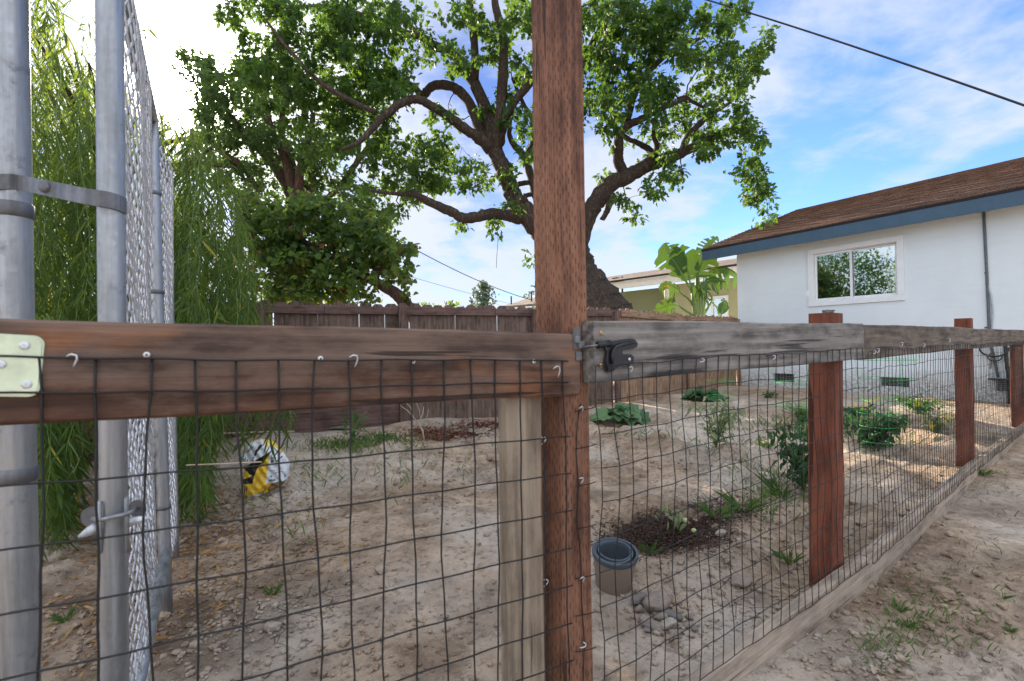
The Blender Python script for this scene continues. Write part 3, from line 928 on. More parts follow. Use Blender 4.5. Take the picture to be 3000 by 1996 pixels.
def bent_nail(mb, p, n, s=.012, r=.0011, rot=0.0, side=None):
    side = side or n.cross(UPZ).normalized()
    u2 = UPZ * math.cos(rot) + side * math.sin(rot)
    s2 = side * math.cos(rot) - UPZ * math.sin(rot)
    pts = [p - s2 * s * .6 + n * .001, p - s2 * s * .5 + n * .004 + u2 * s * .1, p - s2 * s * .1 + n * .006 + u2 * s * .35, p + s2 * s * .4 + n * .006 + u2 * s * .25,
           p + s2 * s * .5 + n * .005 - u2 * s * .3, p + s2 * s * .3 + n * .004 - u2 * s * .9, p + s2 * s * .15 + n * .001 - u2 * s * 1.4]
    mb.tube(pts, r, 6)

# ------------------------------------------------------------------ gate
G0 = Vector((-.662, .616, 0)); G1 = Vector((.150, 1.077, 0))
gdv = (G1 - G0).normalized(); gaw = Vector((-gdv.y, gdv.x, 0)); GL = (G1 - G0).length
gate = thing('garden_gate', (G0.x, G0.y, gz(G0.x, G0.y)), 'brown weathered wooden gate with black wire mesh, left of the tall post', 'gate')
a = P(0, 1089, .616); b = P(1699, 1068, 1.077)
dd = (b - a).normalized()
a2 = a - dd * .16
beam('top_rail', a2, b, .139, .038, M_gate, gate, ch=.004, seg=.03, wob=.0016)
s_ = (P(1563, 1400, 1.02) - G0); s_.z = 0; ss = s_.dot(gdv)
q = G0 + gdv * (ss - .002) + gaw * .0385
vbeam('stile', q.x, q.y, .09, .910, .092, .038, gdv, M_pale, gate, lean=(.0, .0))
q = G0 - gdv * .11 + gaw * .0385
vbeam('stile', q.x, q.y, .09, .90, .089, .038, gdv, M_pale, gate)
a = G0 - gdv * .16; a.z = .105; b = G1 - gdv * .02; b.z = .10
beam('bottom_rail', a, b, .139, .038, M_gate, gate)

# hinge plate at the left end of the rail
def rounded(w_, h_, r, n=6):
    pts = []
    for (cx, cy, a0) in [(w_ - r, h_ - r, 0), (r, h_ - r, 90), (r, r, 180), (w_ - r, r, 270)]:
        for k in range(n + 1):
            a = math.radians(a0 + 90 * k / n); pts.append((cx + r * math.cos(a), cy + r * math.sin(a)))
    return pts
def gatept(u, v, out=0.0):
    """point on the gate's front plane"""
    nrm_ = gaw
    d = ray(u, v); t = (G0 - gaw * out - Vector((CAM.x, CAM.y, 0))).dot(nrm_) / d.dot(nrm_)
    return CAM + d * t
hp = gatept(118, 1163); ht = gatept(118, 985); hl = gatept(-160, 1160)
M = frame(hl, hp)
M.translation = hl - gaw * .0045
ww = (hp - hl).length; hh = ht.z - hp.z
mb = MB(); mb.prism(rounded(ww, hh, .012), 0, .0035)
mb.prism(rounded(ww - .004, hh - .004, .011), -.0012, 0, Matrix.Translation((.002, 0, .002)))
plate = mb.build('hinge_plate', M_hinge, gate, M, bevel=.0008)
for (u, v) in [(72, 1013), (78, 1127), (2, 1068)]:
    p = gatept(u, v, .006)
    mb = MB(); mb.lathe([(0, .0022), (.0035, .0020), (.0052, .0010), (.0056, 0)], 14); mb.box((0, 0, .0021), (.005, .0012, .0008)); mb.box((0, 0, .0021), (.0012, .005, .0008))
    mb.build('hinge_screw', M_staple, gate, Matrix.Translation(p) @ gaw.to_track_quat('-Z', 'Y').to_matrix().to_4x4(), smooth=False)

# --- wire mesh
def field(s, z, k):
    """slow distortion of a hand-stretched wire mesh: along, out, up"""
    a = .0034 * math.sin(s * 9 + z * 5 + k) + .0026 * math.sin(s * 31 + z * 14 + 2 * k) + .0022 * math.sin(z * 40 + s * 50 + k)
    o = .0030 * math.sin(s * 7 + z * 9 + 3 * k) + .0016 * math.sin(s * 43 + z * 23)
    u = .0034 * math.sin(s * 8 + 1.3 * k) + .0022 * math.sin(s * 37 + z * 3 + k)
    return a, o, u

def wire_mesh(name, base, dirv, aw, s0, s1, ds, zrows, tilt, parent, r=.00115, out=.005, k=1.0, top_irreg=0.0, amp=1.0, wobx=None):
    mb = MB()
    R_ = random.Random(int(k * 100))
    n = int((s1 - s0) / ds)
    ztop = zrows[0]; zbot = zrows[-1]
    zr = sorted(zrows, reverse=True)
    fine = []
    for i in range(len(zr) - 1):
        m_ = max(1, int((zr[i] - zr[i + 1]) / .04))
        for j in range(m_): fine.append(zr[i] + (zr[i + 1] - zr[i]) * j / m_)
    fine.append(zr[-1])
    offs = [R_.gauss(0, .0035) for _ in range(n + 1)]
    def pt(s, z, e=0.0):
        a, o, u = field(s, z, k)
        if wobx: e += wobx(s, z)
        p = base + dirv * (s + a * amp + e) - aw * (out + o * amp * .6)
        return Vector((p.x, p.y, 1.0 + z + tilt * s + u * amp))
    for i in range(n + 1):
        s = s0 + i * ds
        kink = R_.gauss(0, .004)
        pts = [pt(s, z, offs[i] * (.4 + .6 * math.cos(z * 4 + i)) + kink * math.sin(z * 11 + i * 2.1)) for z in fine]
        mb.tube(pts, r, 5)
    for z in zr:
        m_ = int((s1 - s0) / (ds / 2))
        pts = [pt(s0 + (s1 - s0) * j / m_, z) - aw * (r * 1.4) for j in range(m_ + 1)]
        mb.tube(pts, r * .92, 5)
    return mb.build(name, M_wire, parent, smooth=True)

zg = [-.006, -.088 + .035, -.172, -.253, -.335, -.417, -.499, -.581, -.663, -.745, -.827, -.905]
wire_mesh('wire_mesh', G0, gdv, gaw, -.13, GL - .035, .0565, zg, -.036, gate, r=.0017, k=1.7, amp=.45)
for (u, v) in [(430, 1040), (939, 1051), (1210, 1059), (1564, 1059)]:
    p = gatept(u, v, .003)
    mb = MB(); mb.lathe([(0, .0032), (.0022, .0030), (.0040, .0020), (.0046, .0006), (.0046, 0)], 14)
    so_ = mb.build('screw', M_screw, gate, Matrix.Translation(p) @ gaw.to_track_quat('-Z', 'Y').to_matrix().to_4x4(), smooth=True)
    mb = MB(); mb.lathe([(0, .0003), (.0016, .0002), (.0017, 0)], 8); d_s = mb.build('screw_recess', M_black, so_, Matrix.Translation((0, 0, .0032)), local=True)
for (u, v, rot, s__) in [(215, 1046, .1, .0105), (1035, 1048, .0, .0125), (1628, 1080, -.1, .0145)]:
    mb = MB(); bent_nail(mb, gatept(u, v, .006), -gaw, s__, .0014, rot, gdv); mb.build('bent_staple', M_staple, gate, smooth=True)
for (u, v) in [(1590, 1285), (1597, 1700)]:
    q = gatept(u, v, -.034)
    mb = MB(); bent_nail(mb, q, -gaw, .010, .0012, .5, gdv); mb.build('bent_staple', M_staple, gate, smooth=True)
# latch strike bracket at the gate's free end
mb = MB()
p = gatept(1690, 1000, .003)
M = frame(p, p + gdv); M.translation = p
mb.box((0, 0, .006), (.020, .003, .050)); mb.box((.004, -.001, -.0335), (.016, .003, .020))
mb.box((.008, -.004, -.008), (.016, .008, .016)); mb.lathe([(.0, .012), (.007, .012), (.0085, .009), (.0085, -.004), (0, -.004)], 14)
mb.build('strike_bracket', M_strap, gate, M @ Matrix.Rotation(.0, 4, 'Y'), bevel=.0008)

# ------------------------------------------------------------------ garden fence
A0 = Vector((.183, 1.065, 0)); A1 = Vector((1.386, 1.881, 0)); A2 = Vector((2.95, 3.10, 0)); A3 = Vector((6.6, 5.85, 0))
fence = thing('garden_fence', (A0.x, A0.y, gz(A0.x, A0.y)), 'low fence of grey rails, red posts and black wire mesh, right of the tall post', 'fence')
def mk(p, z): return Vector((p.x, p.y, 1.0 + z))
beam('top_rail', mk(A0, -.018), mk(A1, -.010), .139, .038, M_rail_grey, fence, ch=.004, seg=.03, wob=.0016)
d2 = (A2 - A1).normalized()
beam('top_rail', mk(A1 + d2 * .004, -.012), mk(A2, -.004), .139, .038, M_rail_dark, fence, ch=.004, seg=.03)
d3 = (A3 - A2).normalized()
beam('top_rail', mk(A2 + d3 * .004, -.010), mk(A3, -.004), .136, .038, M_rail_dark, fence, ch=.004, seg=.05)
# base boards
aw1 = Vector((-fd.y, fd.x, 0)); aw2 = Vector((-d2.y, d2.x, 0)); aw3 = Vector((-d3.y, d3.x, 0))
def zbase(p): return gz(p.x, p.y) + .072
B0 = A0 + fd * (-.05)
beam('base_board', mk(B0, -.985), mk(A1, -.925), .139, .038, M_base, fence, ch=.004)
beam('base_board', mk(A1 + d2 * .003, -.925), mk(A2, -.915), .139, .038, M_base, fence, ch=.004)
beam('base_board', mk(A2 + d3 * .003, -.915), mk(A3, -.895), .139, .038, M_base, fence, ch=.004, seg=.1)
# posts stand behind rails
def fencepost(u, zd, aw, dv, top, lean=(0, 0), w_=.089):
    p = P(u, 1000, zd)
    g = gz(p.x, p.y) - .1
    return vbeam('post', p.x, p.y, g, 1 + top, w_, .089, dv, M_post_red, fence, lean=lean, ch=.004, seg=.05)
q = A1 - fd * .0 + aw1 * .040
fpA = A0 + fd * 1.325 + aw1 * .040
vbeam('post', fpA.x - .02, fpA.y, gz(fpA.x, fpA.y) - .1, 1.102, .092, .089, fd, M_post_red, fence, lean=(.022, 0), ch=.004)
def on(p, dv, aw, u):
    # point along p+dv*s which projects to column u
    r_ = ray(u, 1000); k_ = r_.x / r_.y
    s = (k_ * p.y - p.x) / (dv.x - k_ * dv.y)
    return p + dv * s
q = on(A1 + aw2 * .04, d2, aw2, 2845)
vbeam('post', q.x, q.y, gz(q.x, q.y) - .1, 1.135, .089, .089, d2, M_post_red, fence, lean=(.01, 0), ch=.004)
q = on(A2 + aw3 * .04, d3, aw3, 2996)
vbeam('post', q.x, q.y, gz(q.x, q.y) - .1, 1.06, .089, .089, d3, M_post_red, fence, ch=.004)
q = A3 + aw3 * .04 - d3 * .1
vbeam('post', q.x, q.y, gz(q.x, q.y) - .1, 1.06, .089, .089, d3, M_post_red, fence, ch=.004)
zf = [-.048 - .0765 * i for i in range(12)]
def wb1(s, z):
    return .012 * math.exp(-((s - 1.15) / .22) ** 2) * math.sin(z * 9) + (.006 * math.sin(z * 16 + s * 3))
wire_mesh('wire_mesh', A0, fd, fa_, .005, 1.45, .0508, zf, .008, fence, r=.0013, k=2.9, amp=.8, wobx=wb1)
wire_mesh('wire_mesh', A1, d2, aw2, .03, (A2 - A1).length, .0508, zf, .004, fence, r=.0013, k=4.3, amp=1.2, wobx=lambda s, z: .010 * math.sin(z * 7 + s * 2))
wire_mesh('wire_mesh', A2, d3, aw3, .01, (A3 - A2).length, .0508, zf, .002, fence, r=.0014, k=5.9, amp=1.2)
def fpt(u, v, out=.006, p=A0, aw=None):
    aw = aw or fa_
    d = ray(u, v); t = (p - aw * out - Vector((CAM.x, CAM.y, 0))).dot(aw) / d.dot(aw)
    return CAM + d * t
for (u, v, rot) in [(2055, 1055, 1.2), (2265, 1045, .7), (1845, 1078, .2)]:
    mb = MB(); bent_nail(mb, fpt(u, v), -fa_, .008, .0012, rot, fd); mb.build('bent_staple', M_staple, fence, smooth=True)
for (u, v, rot) in [(2570, 1025, .5), (2640, 1006, .4), (2705, 1010, .6), (2780, 995, .4), (2560, 1030, 1)]:
    mb = MB(); bent_nail(mb, fpt(u, v, .006, A1, aw2), -aw2, .011, .0014, rot, d2); mb.build('bent_staple', M_staple, fence, smooth=True)
for (u, v, m_) in [(1761, 975, M_brass), (1761, 1071, M_brass)]:
    mb = MB(); mb.lathe([(.0012, .0014), (.0034, .0024), (.0048, .0010), (.0048, 0)], 14)
    mb.build('brass_screw', m_, fence, Matrix.Translation(fpt(u, v, .001)) @ fa_.to_track_quat('-Z', 'Y').to_matrix().to_4x4(), smooth=True)
# stray wire of the mesh tied to the tall post
mb = MB()
ptx = [(1700, 1183), (1690, 1260), (1688, 1330), (1695, 1420), (1690, 1520), (1702, 1640), (1704, 1760), (1712, 1880), (1708, 2010), (1712, 2120)]
def postpt(u, v, out=.004):
    n_ = fa_; d = ray(u, v); t = (C0 - n_ * out - Vector((CAM.x, CAM.y, 0))).dot(n_) / d.dot(n_)
    return CAM + d * t
mb.tube([postpt(*q) for q in ptx], .0013, 5)
for v in (1200, 1310, 1420, 1545, 1690, 1800, 1905): mb.tube([postpt(1685, v + 6, .006), postpt(1727, v - 2, .012), fpt(1745, v - 8, .006)], .0011, 5)
mb.build('mesh_edge_wire', M_wire, fence, smooth=True)
for (u, v, rot) in [(1699, 1195, -.3), (1700, 1402, .2), (1702, 1692, -.1), (1708, 1886, 1.3)]:
    mb = MB(); bent_nail(mb, postpt(u, v, .005), -fa_, .0085, .0014, rot, fd); mb.build('bent_staple', M_staple, fence, smooth=True)

# black gate latch on the rail
latch = thing('gate_latch', fpt(1790, 1040, 0), 'black iron gate latch with curved lever bolted on the grey rail', 'latch')
M = frame(fpt(1780, 1040, .003), fpt(1780, 1040, .003) + fd); M.translation = fpt(1780, 1040, .003)
def LP(u, v, y=0.0):
    w_ = fpt(u, v, .003 + y); q = M.inverted() @ w_
    return q
def lpoly(pts): return [(LP(u, v).x, LP(u, v).z) for (u, v) in pts]
body = [(1768, 1003), (1800, 998), (1845, 992), (1858, 995), (1866, 1008), (1862, 1018), (1850, 1022), (1824, 1024), (1820, 1036), (1828, 1039), (1846, 1038), (1854, 1046), (1854, 1060), (1846, 1067), (1818, 1069), (1796, 1086), (1778, 1092), (1770, 1084), (1768, 1050), (1774, 1030), (1764, 1014)]
mb = MB(); mb.prism(lpoly(body), -.004, .0); mb.build('latch_plate', M_black, latch, M, bevel=.001)
mb = MB(); mb.tube([LP(1793, 1066, .007), LP(1793, 1045, .008), LP(1796, 1028, .009), (LP(1806, 1016, .010)), LP(1826, 1010, .010), LP(1858, 1004, .009)], [.004, .0036, .0036, .0036, .0036, .0032], 8)
mb.tube([LP(1772, 1012, .008), LP(1779, 1030, .008), LP(1777, 1060, .008), LP(1781, 1084, .007), LP(1797, 1082, .007)], .0024, 8)
mb.build('latch_lever', M_black, latch, M, smooth=True)
mb = MB(); e_ = M.inverted() @ gatept(1705, 1018, .009); mb.tube([e_, LP(1765, 1010, .008), LP(1790, 1008, .008)], [.0032, .0034, .0034], 10); mb.build('latch_bolt', M_strap, latch, M, smooth=True)
mb = MB(); mb.tube([LP(1752, 1011, .004), LP(1786, 1007, .004)], .0085, 12); mb.build('latch_barrel', M_black, latch, M, smooth=True)
for (u, v) in [(1844, 1053), (1791, 1062)]:
    q = LP(u, v, .005); mb = MB(); mb.lathe([(0, .0026), (.0026, .0024), (.0042, .0008), (.0042, 0)], 12)
    mb.build('latch_screw', M_staple if u > 1800 else M_black, latch, M @ Matrix.Translation(q) @ Matrix.Rotation(math.pi / 2, 4, 'X'), smooth=True)

# small hasp resting on the second post
p = P(2440, 925, 1.90)
hs = thing('gate_pin', p, 'small grey metal pin lying on top of the red post', 'pin')
mb = MB(); q = Vector((fpA.x, fpA.y, 1.1035)) + fa_ * .03
mb.tube([q - fd * .04 + UPZ * .004, q + fd * .035 + UPZ * .005], .0038, 8); mb.tube([q - fd * .02 + UPZ * .010, q + fd * .05 + UPZ * .011], .0028, 8)
mb.box(tuple(q - fd * .025 + UPZ * .006), (.022, .012, .010))
mb.build('pin', M_strap, hs)

# ------------------------------------------------------------------ galvanised posts and chain link gate
def pole_axis(ua, va, ub, vb, z):
    return P(ua, va, z), P(ub, vb, z)
def pole(name, top, bot, r, parent, mat=M_galv):
    mb = MB(); k = 12
    mb.tube([bot.lerp(top, i / k) for i in range(k + 1)], r, 28)
    return mb.build(name, mat, parent, smooth=True)
p1t, p1b = P(8, -500, 1.02), P(84, 2700, 1.02)
p1t = P(20, -450, 1.02); p1b = P(70, 2450, 1.02)
g_ = gz(p1b.x, p1b.y)
root = thing('steel_gate_post', (p1b.x, p1b.y, g_), 'thick galvanised round steel post at the far left edge', 'post')
pole('post', p1t, p1b, .0305, root)
mb = MB(); mid = P(45, 620, 1.02)
for v_ in (618, 1390):
    c_ = p1t.lerp(p1b, (v_ + 450) / 2900); mb = MB()
    mb.lathe([(.0306, -.016), (.0335, -.014), (.0335, .014), (.0306, .016)], 28, c_)
    mb.build('hinge_collar', M_strap, root, smooth=True)

cg = thing('chain_link_gate', (-.80, .95, gz(-.8, .95)), 'open chain link gate with galvanised round frame standing left of the wooden gate', 'gate')
q2t = P(318, -400, .95); q2b = P(340, 2350, .95)
pole('frame_pipe', q2t, q2b, .0225, cg)
g3 = P(466, 1000, 1.85)
q3t = Vector((g3.x - .02, g3.y, 1.90)); q3b = Vector((g3.x + .02, g3.y, gz(g3.x, g3.y) - .05))
pole('frame_pipe', q3t, q3b, .021, cg)
cdv = Vector((q3t.x - q2t.x, q3t.y - q2t.y, 0)); cL = cdv.length; cdv.normalize(); caw = Vector((cdv.y, -cdv.x, 0))
if caw.y < 0: caw = -caw
ta = Vector((P(322, 0, .95).x - .02, .95, 1.90)); 
mb = MB(); mb.tube([ta, q3t], .021, 20); mb.build('top_rail', M_galv, cg, smooth=True)
mb = MB(); bb = Vector((P(330, 2000, .95).x, .95, .12)); mb.tube([bb, Vector((q3b.x, q3b.y, .22))], .019, 16); mb.build('bottom_rail', M_galv, cg, smooth=True)

def chain_fabric(name, base, dv, outv, L, z0, z1, parent, bulge=.0, pitch=.034, r=.0019, seed=1):
    R_ = random.Random(seed); mb = MB()
    n = int(L / pitch)
    rows = int((z1 - z0) / (pitch * 1.05))
    for i in range(n):
        pts = []
        for j in range(rows + 1):
            side = (i + j) % 2
            x = (i + side + (.04 if side else -.04)) * pitch
            z = z0 + (z1 - z0) * j / rows + .004 * math.sin(i * 1.3)
            bl = bulge * math.sin(min(1, x / L) * math.pi) * (.6 + .4 * math.sin(z * 4)) + .008 * math.sin(z * 9 + x * 13)
            dep = (.005 if side else -.005)
            zc = (z1 - z0) / rows
            sgn = 1 if side else -1
            for dz, dx in ((-.2, -.12), (0, 0), (.2, -.12)):
                if (j == 0 and dz < 0) or (j == rows and dz > 0): continue
                p = base + dv * (x + dx * sgn * pitch) + outv * (bl + dep * (1 if dz >= 0 else -.6))
                pts.append(Vector((p.x, p.y, z + dz * zc)))
        mb.tube(pts, r, 5)
    return mb.build(name, M_fabric, parent, smooth=True)
cbase = Vector((-.80, .95, 0)) + cdv * .03
chain_fabric('chain_link_fabric', cbase - caw * .0, cdv, Vector((.85, -.5, 0)), cL, .03, 1.87, cg, bulge=.055, seed=3, r=.0025)
# ties round the far pipe
for z_ in (1.62, 1.25, .85, .45):
    mb = MB(); c_ = q3b.lerp(q3t, (z_ - .0) / 1.9); mb.lathe([(.0215, -.008), (.0245, -.007), (.0245, .007), (.0215, .008)], 18, c_); mb.build('tie_band', M_strap, cg, smooth=True)
# flat hinge strap between the thick post and the gate pipe
def strap(pts, h, t_, mat, name, parent):
    mb = MB(); vs = []; fs = []
    k = len(pts)
    for i, p in enumerate(pts):
        t = (pts[min(i + 1, k - 1)] - pts[max(i - 1, 0)]); t.z = 0; t.normalize()
        n_ = Vector((t.y, -t.x, 0))
        for (a_, b_) in ((0, -h / 2), (t_, -h / 2), (t_, h / 2), (0, h / 2)): vs.append(p + n_ * a_ + UPZ * b_)
    for i in range(k - 1):
        for j in range(4):
            j2 = (j + 1) % 4; fs.append((i * 4 + j, i * 4 + j2, i * 4 + 4 + j2, i * 4 + 4 + j))
    fs.append((0, 1, 2, 3)); fs.append(((k - 1) * 4 + 3, (k - 1) * 4 + 2, (k - 1) * 4 + 1, (k - 1) * 4))
    mb.add(vs, fs); return mb.build(name, mat, parent, bevel=.0006)
a = P(34, 545, 1.02); b = P(324, 592, .95)
pts = []
for k in range(7):
    th = math.radians(200 + k * 22); pts.append(Vector((a.x + .032 * math.cos(th), a.y + .032 * math.sin(th), a.z + .002 * k - .01)))
pa = pts[-1]
pb = Vector((b.x - .012, b.y - .024, b.z))
for k in range(1, 8):
    f = k / 8; pts.append(pa.lerp(pb, f) - Vector((0, .004 * math.sin(f * 3.14), 0)))
for k in range(8):
    th = math.radians(255 + k * 17); pts.append(Vector((b.x + .0245 * math.cos(th), b.y + .0245 * math.sin(th), b.z - .001 * k)))
strap(pts, .032, .003, M_strap, 'hinge_strap', cg)
c_ = pa.lerp(pb, .42) + Vector((.004, -.012, 0))
mb = MB(); mb.lathe([(0, .006), (.008, .005), (.012, .001), (.012, 0)], 16)
mb.build('strap_bolt', M_strap, cg, Matrix.Translation(c_) @ Vector((0, -1, 0)).to_track_quat('Z', 'Y').to_matrix().to_4x4(), smooth=True)
# drop fork latch low on the gate pipe
lb = P(334, 1508, .95 - .026)
mb = MB(); mb.tube([P(272, 1520, .94), P(295, 1523, .918), P(335, 1515, .905), P(375, 1505, .918), P(400, 1490, .95)], .0042, 10); mb.build('latch_pin', M_galv, cg, smooth=True)
mb = MB()
for (u_, v_) in ((293, 1545), (372, 1535)):
    mb.tube([P(u_, v_ - 78, .935), P(u_ - 2, v_ - 70, .922), P(u_, v_, .922), P(u_ + 2, v_ + 72, .928), P(u_ + 4, v_ + 80, .94)], .0036, 8)
mb.build('fork_latch', M_galv, cg, smooth=True)
for (u_, v_, rw) in ((268, 1515, .020), (402, 1490, .017)):
    c_ = P(u_, v_, .952); mb = MB(); mb.lathe([(0, -.002), (rw, -.002), (rw, .002), (0, .002)], 18)
    vs = mb.v[-72:]
    mb.v[-72:] = [tuple(c_ + Vector((q_[0], q_[2], q_[1]))) for q_ in vs]
    mb.build('latch_lug', M_strap, cg)
for q_ in ([P(232, 1572, .93), P(262, 1556, .93), P(290, 1540, .94)], [P(376, 1530, .94), P(410, 1522, .94), P(440, 1518, .95)]):
    mb = MB(); mb.tube(q_, [.003, .009, .010] if q_[0].x < P(334, 1540, .94).x else [.010, .007, .003], 8)
    mb.build('latch_handle', M_fabric, cg, smooth=True)

g4 = P(506, 1000, 2.38)
cf = thing('chain_link_fence', (g4.x, g4.y, gz(g4.x, g4.y)), 'short run of chain link fence with a slim galvanised post beyond the chain link gate', 'fence')
q4t = Vector((g4.x - .02, g4.y, 1.87)); q4b = Vector((g4.x, g4.y, gz(g4.x, g4.y) - .05))
pole('post', q4t, q4b, .019, cf)
d4 = (Vector((g4.x, g4.y, 0)) - Vector((g3.x, g3.y, 0))); L4 = d4.length; d4.normalize()
chain_fabric('chain_link_fabric', Vector((g3.x, g3.y, 0)) + d4 * .03, d4, Vector((.85, -.5, 0)), L4, .10, 1.82, cf, bulge=.05, r=.0024, pitch=.034, seed=5)
mb = MB(); mb.tube([Vector((q3t.x, q3t.y, 1.86)) + d4 * .03, q4t], .018, 16); mb.build('top_rail', M_galv, cf, smooth=True)

# ------------------------------------------------------------------ leaves
LOBED = ([(0, 0), (.06, .10), (.02, .34), (.26, .24), (.38, .52), (.52, .20), (.72, .28), (1, 0)], .10)
HEART = ([(.02, 0), (-.06, .26), (.16, .48), (.46, .44), (.76, .22), (1, 0)], .12)
WILLOW = ([(0, 0), (.22, .42), (.55, .46), (.82, .24), (1, 0)], .06)
SIMPLE = ([(0, 0), (.35, .5), (.75, .3), (1, 0)], .1)
BLADE = ([(0, 0), (0, .5), (.5, .42), (1, 0)], .0)

def leaf_mesh(name, C, D, N, L, W, shape, mat, fold=.25, droop=.15):
    C = np.asarray(C, float); D = np.asarray(D, float); N = np.asarray(N, float)
    D = D / (np.linalg.norm(D, axis=1, keepdims=True) + 1e-9)
    S = np.cross(D, N); S /= (np.linalg.norm(S, axis=1, keepdims=True) + 1e-9)
    Nn = np.cross(S, D)
    pts, _ = shape
    half = [p for p in pts if p[1] > 0]
    mid0 = pts[0]; mid1 = pts[-1]
    # vertices: base, upper half, tip, lower half
    loc = [(mid0[0], 0)] + half + [(mid1[0], 0)] + [(a, -b) for a, b in reversed(half)]
    nh = len(half)
    k = len(loc)
    V = np.empty((len(C), k, 3))
    L = np.broadcast_to(np.asarray(L, float), (len(C),))[:, None]; W = np.broadcast_to(np.asarray(W, float), (len(C),))[:, None]
    for i, (t, w_) in enumerate(loc):
        V[:, i] = C + D * (t * L) + S * (w_ * W) + Nn * ((abs(w_) * fold * W) - droop * L * t * t)
    n = len(C)
    # two halves sharing the midrib
    up_ = list(range(0, nh + 2)); dn_ = [nh + 1] + list(range(nh + 2, k)) + [0]
    fr = np.array(up_ + dn_)
    idx = (np.arange(n)[:, None] * k + fr[None]).ravel()
    cnt = np.tile([len(up_), len(dn_)], n)
    return np_mesh(name, V.reshape(-1, 3), cnt, idx, mat, None, False)

def place_mesh(name, me, parent, local=False):
    o = bpy.data.objects.new(name, me)
    return link(o, parent, None, local)

def rand_dirs(n, zb=0.0):
    d = rng.normal(size=(n, 3)); d[:, 2] += zb
    return d / np.linalg.norm(d, axis=1, keepdims=True)

def limb_pts(pts, z, jit=0.0, sub=6):
    """photo pixel polyline (u,v,radius_px[,dz]) -> smooth world points and radii"""
    ctrl = []
    for p in pts:
        zz_ = z + (p[3] if len(p) > 3 else 0)
        ctrl.append((P(p[0], p[1], zz_), p[2] * zz_ / FPX))
    out = []; rad = []
    n = len(ctrl)
    for i in range(n - 1):
        p0 = ctrl[max(i - 1, 0)][0]; p1 = ctrl[i][0]; p2 = ctrl[i + 1][0]; p3 = ctrl[min(i + 2, n - 1)][0]
        for j in range(sub):
            t = j / sub
            q = 0.5 * ((2 * p1) + (p2 - p0) * t + (2 * p0 - 5 * p1 + 4 * p2 - p3) * t * t + (3 * p1 - p0 - 3 * p2 + p3) * t ** 3)
            r_ = ctrl[i][1] * (1 - t) + ctrl[i + 1][1] * t
            out.append(q + Vector((random.uniform(-1, 1), random.uniform(-1, 1), random.uniform(-1, 1))) * r_ * jit); rad.append(r_ * random.uniform(.94, 1.07))
    out.append(ctrl[-1][0]); rad.append(ctrl[-1][1])
    return out, rad

